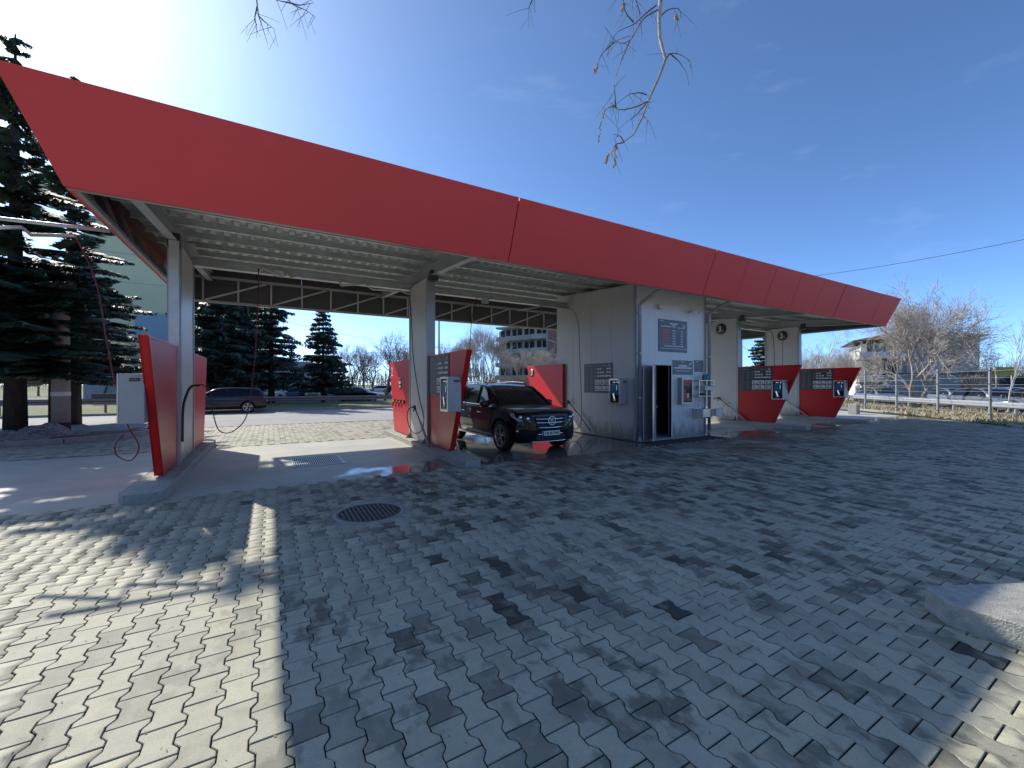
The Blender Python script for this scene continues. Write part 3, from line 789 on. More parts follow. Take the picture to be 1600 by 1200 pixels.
tm = put(terminal('payment terminal on the red panel left of the black SUV'), 3.60-.052, 8.28, 1.10)
dup(tm, (-1.62-.052, 8.28, 1.10), label='grey payment terminal jutting from behind the leftmost red panel')
dup(tm, (9.24-.007, 9.00, 1.10), label='payment terminal with blue screen on the side wall of the store')
dup(tm, (17.20-.052, 8.42, 1.10), label='payment terminal with blue screen on the red panel right of the store')
dup(tm, (22.26-.052, 8.42, 1.10), label='payment terminal with blue screen on the far right red panel')

def lance(label):
    t = thing('spray_lance', label, 'spray lance', group=GRP_L)
    mb = MB(); mb.tube([(0, .18, .16), (.0, .85, .70)], .034, 10); mb.build('holder_tube', M['steel'], t)
    mb = MB(); mb.tube([(0, .7, .58), (0, 1.30, 1.04)], .017, 8); mb.build('lance_rod', M['black'], t)
    mb = MB(); mb.tube([(0, 1.28, 1.02), (0, 1.34, 1.09), (0, 1.46, 1.08), (0, 1.60, 1.06)], [.03, .034, .028, .02], 8)
    mb.tube([(0, 1.38, 1.05), (0, 1.43, .95)], .02, 6); mb.build('trigger_gun', M['black'], t)
    return t
ln = put(lance('spray lance leaning against the clad column left of the black SUV'), 3.38, 9.75, 0)
dup(ln, (9.12, 10.35, 0), label='spray lance leaning on the side wall of the store')
dup(ln, (17.02, 9.80, 0), label='spray lance below the round number sign right of the store')
dup(ln, (22.08, 9.80, 0), label='spray lance by the farthest clad column at right')

def catmull(P, k=6):
    P = [Vector(p) for p in P]; Q = [P[0]*2-P[1]]+P+[P[-1]*2-P[-2]]; out = []
    for i in range(1, len(Q)-2):
        for j in range(k):
            s_ = j/k; a, b, c, d = Q[i-1:i+3]
            out.append(.5*((2*b)+(-a+c)*s_+(2*a-5*b+4*c-d)*s_**2+(-a+3*b-3*c+d)*s_**3))
    out.append(P[-1]); return out
def hose(name, label, pts, r, mat, k=7, cat='hose'):
    mb = MB(); mb.tube(catmull(pts, k), r, 6); o = mb.build(name, mat); tag(o, label, cat, 'hoses hanging from the ceiling booms'); return o
# hoses: from ceiling booms, down and looped round to the guns
hose('hose', 'thin red hose hanging outside the left canopy end with a loop at its foot',
     [pd(118, 368, 6.9), pd(150, 440, 6.9), pd(166, 530, 6.9), pd(180, 600, 6.9), pd(200, 665, 6.9), pd(217, 697, 6.95), pd(205, 719, 7.0), pd(183, 712, 7.05), pd(180, 695, 7.05), pd(195, 676, 7.0), pd(214, 669, 6.95), pd(232, 669, 6.9)], .011, M['hose'])
hose('hose', 'red hose hanging in the empty second bay and sagging low in a U',
     [onb(404, 420), pd(404, 450, 9.7), pd(398, 560, 9.3), pd(391, 620, 9.1), pd(383, 655, 9.0), pd(362, 675, 9.0), pd(343, 673, 9.0), pd(334, 650, 8.9), pd(329, 615, 8.8), pd(318, 602, 8.7), pd(300, 602, 8.6)], .011, M['hose'])
hose('hose', 'short black hose bowing beside the leftmost clad column',
     [pd(312, 602, 8.0), pd(299, 604, 8.0), pd(291, 618, 8.0), pd(286, 640, 8.0), pd(285, 690, 8.0)], .022, M['hose_dark'])
hose('hose', 'thin dark hose dropping beside the middle clad column to its lance',
     [onb(640, 460), pd(643, 500, 11.2), pd(646, 560, 10.4), pd(655, 620, 10.5), pd(662, 652, 10.5), pd(659, 672, 10.6), pd(648, 677, 10.7), pd(640, 668, 10.8), pd(636, 650, 10.9), pd(640, 638, 11.0), pd(650, 637, 11.1)], .011, M['hose_dark'])
hose('hose', 'dark red hose hanging down the side wall of the store',
     [onb(888, 482), pd(898, 488, 14.2), pd(904, 510, 14.0), pd(906, 560, 13.8), pd(909, 640, 13.6), pd(906, 665, 13.7), pd(895, 670, 13.8), pd(886, 655, 14.0), pd(888, 643, 14.1), pd(893, 641, 14.2)], .012, M['hose'])
hose('hose', 'dark red hose hanging behind the black SUV in the third bay', [onb(745, 465), pd(737, 500, 12.2), pd(733, 560, 11.6), pd(726, 640, 11.6)], .011, M['hose'])
hose('hose', 'thin red hose on the far clad wall right of the store', [onb(1196, 513), pd(1206, 520, 18.6), pd(1209, 540, 17.6), pd(1210, 575, 17.6), pd(1210, 620, 17.6)], .014, M['hose'])
hose('hose', 'thin red hose just left of the second round number sign', [pd(1223, 530, 19.5), pd(1223, 560, 19.5), pd(1223, 600, 19.5)], .012, M['hose'])
hose('hose', 'black hose circle beside the lance right of the store', [pd(1148, 631, 17.9), pd(1136, 630, 17.9), pd(1128, 640, 17.9), pd(1133, 650, 17.9), pd(1145, 651, 17.9), pd(1152, 642, 17.9), pd(1151, 634, 17.9)], .009, M['hose_dark'])

def boom(label, runs, r=.022, lamp=None):
    t = thing('ceiling_boom', label, 'boom arm', group='swivel booms under the canopy')
    for q, pts in enumerate(runs):
        mb = MB(); mb.tube(pts, r*1.35, 8); mb.build('arm', M['galv'], t)
    p = Vector(runs[0][0]); mb = MB(); mb.tube([p, Vector((p.x, p.y, max(p.z+.04, zr(p.y)-.2)))], .022, 8); mb.build('pivot', M['steel'], t)
    return t
Z = 4.12
boom('grey boom arm sticking out past the left end of the canopy', [[at(172, 361, 4.2), at(-30, 338, 4.2)], [at(118, 368, 4.05), at(48, 367, 4.06), at(34, 355, 4.1), at(-30, 357, 4.1)]], .022)
boom('kinked boom arm with two short pipes in the second bay ceiling', [[onb(470, 430), onb(455, 434), onb(440, 420)], [onb(437, 430), onb(412, 419), onb(404, 424)]], .018)
boom('long kinked boom arm left of the middle clad column', [[onb(530, 438), onb(532, 445)], [onb(532, 446), onb(570, 444), onb(582, 452), onb(628, 455), onb(640, 460)]], .018)
boom('boom arm with open joint in the third bay ceiling', [[onb(768, 467), onb(745, 465)], [onb(810, 485), onb(848, 478)], [onb(848, 478), onb(888, 482)]], .018)
boom('boom arm with tap in the bay right of the store', [[onb(1170, 514), onb(1196, 512)], [onb(1103, 505), onb(1120, 510), onb(1150, 512)]], .02)

# spotlights under the beam
def spot(px, py, z, label):
    p = onb(px, py, 11.70); z = p.z; t = thing('floodlight', label, 'floodlight', p, group='floodlights under the canopy')
    mb = MB(); mb.cbox((0, 0, 0), .22, .10, .16, Matrix.Rotation(R(25), 3, 'X').to_euler().to_quaternion()); bevel(mb.build('lamp_head', M['galv'], t), .01)
    mb = MB(); mb.box(-.02, .02, .03, .16, .02, .05); mb.build('bracket', M['steel'], t)
spot(436, 427, 4.1, 'small floodlight under the beam of the second bay'); spot(296, 385, 4.2, 'floodlight beside the top of the leftmost clad column')
spot(758, 470, 4.1, 'small floodlight under the beam above the black SUV')

# round number signs on the clad walls right of the store
for u, lb in ((17.16, 'round black number sign high on the clad wall beside the store'), (22.21, 'round black number sign on the far clad wall at right')):
    t = thing('number_sign', lb, 'sign', (u-.002, 11.15, 4.12), group='round number signs')
    mb = MB(); mb.lathe([(0, .03), (.24, .03), (.24, 0)], 28, Matrix.Rotation(R(-90), 4, 'Y')); mb.build('sign_disc', M['board'], t)
    text('3', .34, M['print_white'], t, 'number', (-.034, .04, 0), (0, -1, 0), (0, 0, 1)); text('.', .34, M['print_white'], t, 'number_dot', (-.034, -.09, 0.0), (0, -1, 0), (0, 0, 1))
# ------------------------------------------------------------ the store in the middle
STO = thing('store_building', 'pale grey clad plant room in the middle of the wash with its door open', 'building', (9.24, 8.7, 0))
def B(mb, name, mat, bv=0):
    for i, p in enumerate(mb.v): mb.v[i] = (p[0]-9.24, p[1]-8.7, p[2])
    o = mb.build(name, mat, STO)
    if bv: bevel(o, bv, 1)
    return o
def slope_wall(name, mat, x0, x1, y0, y1, z0=.03):
    mb = MB(); mb.add([(x0, y0, z0), (x1, y0, z0), (x1, y1, z0), (x0, y1, z0), (x0, y0, zr(y0)+.282), (x1, y0, zr(y0)+.282), (x1, y1, zr(y1)+.282), (x0, y1, zr(y1)+.282)],
        [(3, 2, 1, 0), (4, 5, 6, 7), (0, 1, 5, 4), (1, 2, 6, 5), (2, 3, 7, 6), (3, 0, 4, 7)]); return B(mb, name, mat)
# left wall of upright sandwich panels
for k in range(4):
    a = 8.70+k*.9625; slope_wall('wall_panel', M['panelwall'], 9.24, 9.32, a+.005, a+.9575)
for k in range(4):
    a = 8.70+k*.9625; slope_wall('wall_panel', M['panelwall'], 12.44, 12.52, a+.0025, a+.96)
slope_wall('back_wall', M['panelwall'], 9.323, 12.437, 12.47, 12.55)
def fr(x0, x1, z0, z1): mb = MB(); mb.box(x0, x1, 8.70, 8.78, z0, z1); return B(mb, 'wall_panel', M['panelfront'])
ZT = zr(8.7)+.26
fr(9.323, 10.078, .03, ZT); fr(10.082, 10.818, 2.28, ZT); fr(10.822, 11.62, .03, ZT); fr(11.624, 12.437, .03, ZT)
mb = MB(); mb.box(9.30, 12.46, 8.66, 12.5, -.02, .028); B(mb, 'plinth', M['kerb_wet'])
mb = MB(); mb.box(9.3, 12.46, 9.6, 9.62, .03, 4.5); B(mb, 'dark_room_sheet', M['void'])  # black sheet behind the doorway, the room's shade put into its colour
mb = MB(); mb.box(9.225, 9.265, 8.685, 8.74, .03, ZT+.01); mb.box(12.495, 12.535, 8.685, 8.74, .03, ZT+.01); B(mb, 'corner_flashing', M['trim'])
mb = MB(); mb.box(10.04, 10.078, 8.685, 8.80, .03, 2.30); mb.box(10.822, 10.86, 8.685, 8.80, .03, 2.30); mb.box(10.04, 10.86, 8.683, 8.80, 2.301, 2.34); B(mb, 'door_frame', M['white'])
# open door leaf (two leaves: one folded back on the wall, one standing out)
mb = MB(); mb.bar((9.50, 8.60, .06+1.1), (10.02, 8.66, .06+1.1), .04, 2.2); o = B(mb, 'door', M['steel'])
mb = MB(); mb.bar((9.48, 8.598, 1.16), (9.485, 8.5985, 1.16), .05, 2.2); mb.bar((10.03, 8.66, 1.16), (10.045, 8.66, 1.16), .05, 2.2); B(mb, 'leaf_edge', M['white'])
mb = MB(); mb.bar((10.06, 8.655, 1.16), (9.45, 8.20, 1.16), .04, 2.2); o = B(mb, 'door', M['trim'])
mb = MB(); mb.bar((9.443, 8.195, 1.16), (9.425, 8.182, 1.16), .045, 2.2); B(mb, 'leaf_edge', M['chrome'])
mb = MB(); mb.tube([(9.52, 8.24, 1.05), (9.56, 8.17, 1.05), (9.66, 8.24, 1.05)], .012, 6); B(mb, 'door_handle', M['chrome'])

GRP_D = 'downpipes on the front corners of the store'
def downpipe(label, u):
    t = thing('downpipe', label, 'downpipe', (u, 8.6, 0), group=GRP_D)
    mb = MB(); mb.tube([(0, 0, .12), (0, 0, 4.0), (0, -.06, 4.08), (.0, -.85, 4.36)], .05, 12); mb.build('pipe', M['steel'], t)
    mb = MB(); mb.tube([(0, 0, .16), (-.02, -.03, .08), (-.10, -.06, .04)], .055, 12); mb.build('shoe', M['steel'], t)
    for z in (1.3, 2.6, 3.8):
        mb = MB(); mb.lathe([(.056, -.02), (.056, .02)], 12, Matrix.Translation((0, 0, z))); mb.box(-.02, .02, .05, .10, z-.02, z+.02); mb.build('clamp', M['galv'], t)
    return t
dp = downpipe('grey downpipe at the left front corner of the store beside its door', 9.33)
dup(dp, (12.58, 8.6, 0), label='grey downpipe at the right front corner of the store beside the sink')

# signs on the front wall (facing -y)
def wall_sign(label, x0, x1, z0, z1, rows):
    t = thing('wall_sign', label, 'sign', (x0, 8.699, z0), group='grey signs on the front of the store')
    W, H = x1-x0, z1-z0
    mb = MB(); mb.box(0, W, -.012, 0, 0, H); bevel(mb.build('sign_face', M['board_grey'], t), .002, 1)
    for nm, mt, rects in rows:
        mb = MB()
        for a0, a1, b0, b1 in rects: mb.box(a0*W, a1*W, -.0155, -.0125, b0*H, b1*H)
        mb.build(nm, M[mt], t)
    return t
R1 = [('printed_title', 'print_white', [(.38, .66, .87, .905), (.44, .61, .82, .845), (.10, .42, .775, .80), (.48, .58, .775, .795), (.66, .92, .765, .785)]),
      ('red_rows', 'print_red', [(.15, .38, .66-.082*k, .70-.082*k) for k in range(6)]),
      ('price_column', 'print_white', [(.48, .585, .655-.082*k, .68-.082*k) for k in range(6)]+[(.78, .825, .65-.082*k, .685-.082*k) for k in range(6)]),
      ('footer_lines', 'print_white', [(.2, .88, .17, .195), (.06, .97, .10, .112), (.05, .18, .94, .955)])]
t = wall_sign('large slate grey price sign high on the front of the store', 10.22, 11.57, 2.70, 3.70, R1)
mb = MB(); mb.lathe([(.035, 0), (.055, 0)], 20, Matrix.Translation((1.18, -.016, .83)) @ Matrix.Rotation(R(90), 4, 'X')); mb.build('round_logo', M['print_white'], t)
R2 = [('printed_title', 'print_white', [(.40, .58, .88, .91), (.30, .70, .57, .68), (.08, .94, .42, .52)]), ('footer_lines', 'print_white', [(.15, .85, .24, .28)]), ]
t = wall_sign('mid-sized grey notice sign above the vending box on the store', 10.87, 11.86, 2.00, 2.45, R2)
mb = MB(); mb.bar((.78, -.016, .29), (.92, -.016, .39), .003, .035, (0, 0, 1)); mb.build('lance_picture', M['print_white'], t)
R3 = [('printed_text', 'print_dim', [(.2, .8, .62, .70), (.15, .85, .46, .54), (.2, .8, .30, .38)]), ('printed_title', 'print_white', [(.15, .40, .85, .89)])]
wall_sign('small square grey notice above the shelf on the store', 11.95, 12.40, 2.10, 2.48, R3)
# vending box with white frame
t = thing('vending_box', 'white framed glass vending box on the store wall right of the door', 'vending box', (11.13, 8.70, 1.06))
mb = MB(); mb.box(0, .55, -.14, -.001, 0, .84); bevel(mb.build('box_body', M['trim'], t), .006)
mb = MB()
for a in ((0, .06, 0, .84), (.49, .55, 0, .84)): mb.box(a[0], a[1], -.165, -.142, a[2], a[3])
for a in ((.061, .489, 0, .06), (.061, .489, .78, .84)): mb.box(a[0], a[1], -.165, -.142, a[2], a[3])
bevel(mb.build('box_frame', M['white'], t), .004, 1)
mb = MB(); mb.box(.062, .488, -.150, -.142, .062, .778); mb.build('glass', M['screen_glass'], t)
for k, (a, b, c, d, m_) in enumerate(((.08, .46, .62, .75, 'red_edge'), (.08, .2, .1, .5, 'red_edge'), (.24, .36, .2, .34, 'cream'), (.30, .46, .12, .16, 'print_red'))):
    mb = MB(); mb.box(a, b, -.154, -.1505, c, d); mb.build('display_item', M[m_], t)
# shelf with bottles, tray, cloth
t = thing('wall_shelf', 'two tier steel wire shelf beside the vending box on the store', 'shelf', (11.74, 8.699, 1.3))
for z in (.0, .50):
    mb = MB(); mb.box(0, .80, -.32, -.01, z, z+.02); bevel(mb.build('shelf_board', M['stainless'], t), .004, 1)
for x in (.02, .76):
    for y in (-.30, -.02):
        mb = MB(); mb.box(x, x+.02, y-.01, y+.01, .021, .499); mb.build('post', M['stainless'], t)
for k, (x, c, lb) in enumerate(((12.18, (.03, .16, .07), 'green spray bottle on the top shelf of the store wall'), (12.34, (.10, .22, .45), 'blue spray bottle on the top shelf of the store wall'))):
    b = thing('spray_bottle', lb, 'bottle', (x, 8.52, 1.822)); mt = pm('bottle_plastic_%s' % ('green', 'blue')[k], c, .25)
    mb = MB(); mb.lathe([(0, 0), (.045, 0), (.048, .02), (.048, .15), (.02, .19), (.018, .22), (0, .22)], 14); mb.build('bottle_body', mt, b)
    mb = MB(); mb.box(-.05, .02, -.012, .012, .22, .26); mb.box(-.05, -.04, -.01, .01, .18, .22); mb.build('spray_head', M['white'], b)
t = thing('plastic_tray', 'cream plastic tray held between the two shelf boards', 'tray', (12.06, 8.52, 1.50))
mb = MB(); mb.box(0, .44, -.14, .12, 0, .012); mb.box(0, .44, -.152, -.14, 0, .13); mb.box(0, .44, .12, .132, 0, .16); mb.box(-.012, 0, -.152, .132, 0, .14); mb.box(.44, .452, -.152, .132, 0, .14)
mb.build('tray_body', M['cream'], t)
t = thing('cloth_roll', 'dark blue rolled cloth on the lower shelf', 'cloth', (11.86, 8.5, 1.362))
mb = MB(); mb.tube([(0, 0, 0), (.1, .01, .01), (.3, 0, .005), (.36, 0, 0)], [.02, .045, .04, .02], 10); mb.build('rolled_cloth', pm('navy_cloth', (.03, .04, .12), .9), t)
# sink
t = thing('wall_sink', 'stainless wall sink with curved tap below the shelf on the store', 'sink', (11.86, 8.699, .64))
mb = MB(); mb.box(0, .44, -.38, -.02, 0, .02); mb.box(0, .44, -.40, -.38, 0, .26); mb.box(0, .44, -.02, 0, 0, .28); mb.box(-.02, 0, -.40, 0, 0, .26); mb.box(.44, .46, -.40, 0, 0, .26)
mb.build('basin', M['stainless'], t)
mb = MB(); mb.tube([(.2, -.06, .28), (.2, -.06, .46), (.2, -.10, .52), (.2, -.18, .52), (.2, -.22, .46)], .012, 8); mb.tube([(.36, -.05, .28), (.36, -.05, .40)], .010, 6); mb.build('tap', M['chrome'], t)
t = thing('electric_box', 'small cream box fixed beside the wall sink at the store corner', 'box', (12.34, 8.31, .66))
mb = MB(); mb.box(0, .34, -.12, .0, 0, .24); bevel(mb.build('box_body', M['cream'], t), .01)
# cameras and lamps
t = thing('wall_lamp', 'small round wall lamp high above the store door', 'lamp', (10.25, 8.70, 4.05))
mb = MB(); mb.cbox((0, -.07, 0), .22, .13, .12); bevel(mb.build('lamp_body', M['cream'], t), .03, 3); mb = MB(); mb.box(-.03, .03, -.02, .0, -.08, .08); mb.build('back_plate', M['trim'], t)
t = thing('security_camera', 'white bullet security camera high on the right of the store front', 'camera', (11.65, 8.70, 4.02))
mb = MB(); mb.tube([(0, -.02, 0), (-.0, -.10, -.02)], .03, 10); mb.build('bracket', M['white'], t)
mb = MB(); mb.tube([(-.08, -.12, 0), (.12, -.26, -.03)], .05, 14); mb.build('camera_body', M['white'], t)
mb = MB(); mb.tube([(.12, -.26, -.03), (.135, -.27, -.032)], .042, 14); mb.build('lens', M['blackgloss'], t)

# concrete guard block at the far right bay end
p = at(1334, 647); t = thing('concrete_block', 'upright grey concrete block at the far end of the right bay', 'block', p)
mb = MB(); mb.cbox((0, 0, .27), .42, .42, .54); bevel(mb.build('block', M['kerb'], t), .015)

# ------------------------------------------------------------ cars
def car_body(spec):
    xs = np.array(spec['x']); n = 46
    X = np.concatenate([np.linspace(xs[0], xs[0]-.35, 8)[:-1], np.linspace(xs[0]-.35, xs[-1]+.35, 34), np.linspace(xs[-1]+.35, xs[-1], 8)[1:]])
    def it(k): 
        a = np.array(spec[k]); return np.interp(X, xs[::-1], a[::-1])
    def sm(a):
        b = a.copy()
        for _ in range(2): b[2:-2] = (b[1:-3]+2*b[2:-2]+b[3:-1])/4
        return b
    T, Bo, Wd = sm(it('top')), sm(it('bot')), sm(it('w'))
    prof = [(0, 0), (.80, 0), (.93, .03), (.985, .14), (1.0, .30), (1.0, .50), (.992, .66), (.972, .70), (.975, .80), (.95, .92), (.89, .985), (.72, 1.01), (.4, 1.03), (0, 1.035)]
    vs = []; m_ = len(prof)
    for i in range(len(X)):
        ring = [(X[i], f*Wd[i], Bo[i]+h*(T[i]-Bo[i])) for f, h in prof]
        ring += [(X[i], -f*Wd[i], Bo[i]+h*(T[i]-Bo[i])) for f, h in reversed(prof[1:-1])]
        vs += ring
    nr = 2*m_-2; fs = []
    for i in range(len(X)-1):
        for k in range(nr):
            k2 = (k+1) % nr; fs.append((i*nr+k, (i+1)*nr+k, (i+1)*nr+k2, i*nr+k2))
    fs.append(tuple(range(nr))); fs.append(tuple(reversed([(len(X)-1)*nr+k for k in range(nr)])))
    mb = MB(); mb.add(vs, fs); me = mb.mesh('body_raw', [M['blackgloss'], M['black']])
    o = bpy.data.objects.new('body_raw', me); COL.objects.link(o)
    bm = bmesh.new(); bm.from_mesh(me); bmesh.ops.recalc_face_normals(bm, faces=bm.faces); bm.to_mesh(me); bm.free()
    cut = MB(); cut.cur = 1; r = spec['r']+.05
    for ax in spec['axles']:
        for s_ in (-1, 1):
            y0, y1 = sorted((s_*(spec['W']/2-.30), s_*(spec['W']/2+.2)))
            k = 28; v = []
            for y in (y0, y1):
                for q in range(k): a = 2*math.pi*q/k; v.append((ax+r*math.cos(a), y, spec['r']+.02+r*math.sin(a)))
            cut.add(v, [tuple(range(k)), tuple(reversed(range(k, 2*k)))]+[(q, k+q, k+(q+1) % k, (q+1) % k) for q in range(k)])
    cm = cut.mesh('cut', [M['blackgloss'], M['black']]); co = bpy.data.objects.new('cut', cm); COL.objects.link(co)
    bm = bmesh.new(); bm.from_mesh(cm); bmesh.ops.recalc_face_normals(bm, faces=bm.faces); bm.to_mesh(cm); bm.free()
    md = o.modifiers.new('b', 'BOOLEAN'); md.operation = 'DIFFERENCE'; md.object = co; md.solver = 'EXACT'
    bpy.context.view_layer.update()
    out = bpy.data.meshes.new_from_object(o.evaluated_get(bpy.context.evaluated_depsgraph_get()))
    bpy.data.objects.remove(o); bpy.data.objects.remove(co)
    out.polygons.foreach_set('use_smooth', [True]*len(out.polygons)); out.set_sharp_from_angle(angle=R(32)); out.name = 'car_body'
    return out
def greenhouse(spec):
    """returns (cabin mesh); slot 0 paint, slot 1 glass"""
    gx, gz = np.array(spec['gx']), np.array(spec['gz']); X = np.linspace(gx[0], gx[-1], 40)
    Z_ = np.interp(X, gx[::-1], gz[::-1]); 
    for _ in range(2): Z_[1:-1] = (Z_[:-2]+2*Z_[1:-1]+Z_[2:])/4
    zb = spec['belt']-.06; wb = spec['gw']; lean = spec['lean']
    vs = []; rings = []
    for i, x in enumerate(X):
        z = max(Z_[i], zb+.02); t_ = z-.055
        pin = .88 if (i == 0 or i == len(X)-1) else 1
        nar = 1-.16*max(0, (x-gx[0]*.35)/(gx[0]*.65))**2 if x > 0 else 1-.10*max(0, (x-gx[-1]*.55)/(gx[-1]*.45))**2
        def wid(h): return (wb-lean*max(0, h-zb))*nar
        ring = [(x, wid(zb), zb), (x, wid(zb+.06), min(zb+.06, t_)), (x, wid(t_), t_), (x, wid(t_)-.035, z-.015), (x, wid(t_)-.12, z), (x, 0, z+.012)]
        ring = ring+[(a, -b, c) for a, b, c in reversed(ring[:-1])]
        vs += ring
    nr = 11; mb = MB(); mb.smooth = True; o = 0
    mb.v = [tuple(p) for p in vs]
    rf, rr = spec['roof']   # x where roof starts (front) and ends (rear)
    for i in range(len(X)-1):
        xm = (X[i]+X[i+1])/2
        for k in range(nr-1):
            side = k in (0, 1, 8, 9); edge = k in (2, 3, 6, 7); top = k in (4, 5)
            g = 0
            if k in (1, 8) and spec['sg'][1] < xm < spec['sg'][0]: g = 1
            if top and (xm > rf or xm < rr) and Z_[i] > zb+.05: g = 1
            mb.f.append((i*nr+k, (i+1)*nr+k, (i+1)*nr+k+1, i*nr+k+1)); mb.mi.append(g); mb.sm.append(True)
    me = mb.mesh('cabin', [M['blackgloss'], M['screen_glass']])
    bm = bmesh.new(); bm.from_mesh(me); bmesh.ops.recalc_face_normals(bm, faces=bm.faces); bm.to_mesh(me); bm.free()
    me.set_sharp_from_angle(angle=R(40)); return me, X, Z_
def wheel_meshes(r, wd, spokes=5):
    T = Matrix.Rotation(R(-90), 4, 'X')
    a = MB(); rr = r*.74
    a.lathe([(rr, -wd/2), (r*.93, -wd/2), (r, -wd/2+.03), (r, wd/2-.03), (r*.93, wd/2), (rr, wd/2), (rr-.01, wd/2-.02)], 32, T)
    b = MB(); b.lathe([(rr, wd/2-.005), (rr-.015, wd/2+.002), (rr-.03, wd/2-.03), (rr-.035, -wd/2+.02)], 32, T); b.lathe([(0, wd/2-.02), (.055, wd/2-.02), (.065, wd/2-.04)], 16, T)
    for k in range(spokes):
        for off in (-.16, .16):
            a1 = 2*math.pi*k/spokes+off*.5; a2 = 2*math.pi*k/spokes+off*1.1
            b.bar((.05*math.sin(a1), wd/2-.035, .05*math.cos(a1)), ((rr-.015)*math.sin(a2), wd/2-.015, (rr-.015)*math.cos(a2)), .034, .03, (0, 1, 0))
    c = MB(); c.lathe([(0, -wd/2+.03), (rr-.03, -wd/2+.03)], 20, T); c.lathe([(0, wd/2-.09), (r*.5, wd/2-.09), (r*.5, wd/2-.10)], 20, T)
    return a.mesh('tyre', M['black']), b.mesh('rim', M['stainless']), c.mesh('brake_disc', M['rust'])
SPECS = {
 'suv': dict(L=4.8, W=1.93, r=.385, axles=(1.50, -1.415), x=[2.40, 2.385, 2.33, 2.2, 2.0, 1.6, 1.15, .5, -1, -1.9, -2.2, -2.34, -2.40],
    top=[.66, .88, .965, 1.015, 1.05, 1.095, 1.145, 1.13, 1.15, 1.17, 1.16, 1.05, .80], bot=[.46, .34, .28, .25, .25, .26, .26, .26, .26, .27, .32, .38, .5],
    w=[.48, .62, .76, .885, .935, .96, .965, .965, .965, .96, .92, .86, .72], gx=[1.30, .55, .15, -.6, -1.4, -1.95, -2.18, -2.30], gz=[1.12, 1.58, 1.68, 1.715, 1.69, 1.62, 1.45, 1.12],
    belt=1.14, gw=.90, lean=.36, roof=(.42, -1.98), sg=(.95, -2.0)),
 'sedan': dict(L=4.6, W=1.80, r=.32, axles=(1.38, -1.32), x=[2.30, 2.27, 2.15, 1.9, 1.5, 1.0, .4, -.8, -1.5, -2.0, -2.22, -2.30],
    top=[.5, .62, .72, .80, .87, .93, .93, .95, .98, .97, .90, .6], bot=[.34, .26, .21, .19, .2, .2, .2, .2, .2, .22, .28, .4],
    w=[.55, .7, .82, .88, .9, .9, .9, .9, .9, .88, .82, .66], gx=[1.10, .35, .0, -.6, -1.2, -1.75], gz=[.94, 1.35, 1.42, 1.43, 1.38, .98],
    belt=.95, gw=.82, lean=.42, roof=(.25, -1.15), sg=(.75, -1.4)),
 'wagon': dict(L=4.6, W=1.80, r=.33, axles=(1.38, -1.32), x=[2.30, 2.27, 2.15, 1.9, 1.5, 1.0, .4, -.8, -1.5, -2.05, -2.25, -2.30],
    top=[.5, .62, .74, .83, .90, .96, .96, .98, 1.0, 1.0, .9, .6], bot=[.34, .26, .21, .19, .2, .2, .2, .2, .2, .22, .28, .4],
    w=[.55, .7, .82, .88, .9, .9, .9, .9, .9, .88, .84, .70], gx=[1.10, .35, .0, -.6, -1.5, -1.95, -2.18], gz=[.96, 1.40, 1.47, 1.49, 1.46, 1.38, .99],
    belt=.98, gw=.82, lean=.36, roof=(.25, -1.9), sg=(.75, -1.95)),
 'hatch': dict(L=4.0, W=1.70, r=.31, axles=(1.24, -1.24), x=[2.0, 1.97, 1.88, 1.65, 1.3, .9, .3, -.8, -1.5, -1.85, -1.96, -2.0],
    top=[.5, .66, .78, .86, .92, .97, .97, .99, 1.0, 1.0, .9, .6], bot=[.34, .26, .22, .2, .2, .2, .2, .2, .2, .22, .28, .4],
    w=[.55, .7, .8, .84, .85, .85, .85, .85, .85, .83, .8, .68], gx=[1.05, .35, .0, -.6, -1.3, -1.65, -1.88], gz=[.97, 1.42, 1.49, 1.50, 1.46, 1.38, .99],
    belt=.98, gw=.78, lean=.34, roof=(.22, -1.5), sg=(.72, -1.65)),
}
CACHE = {}
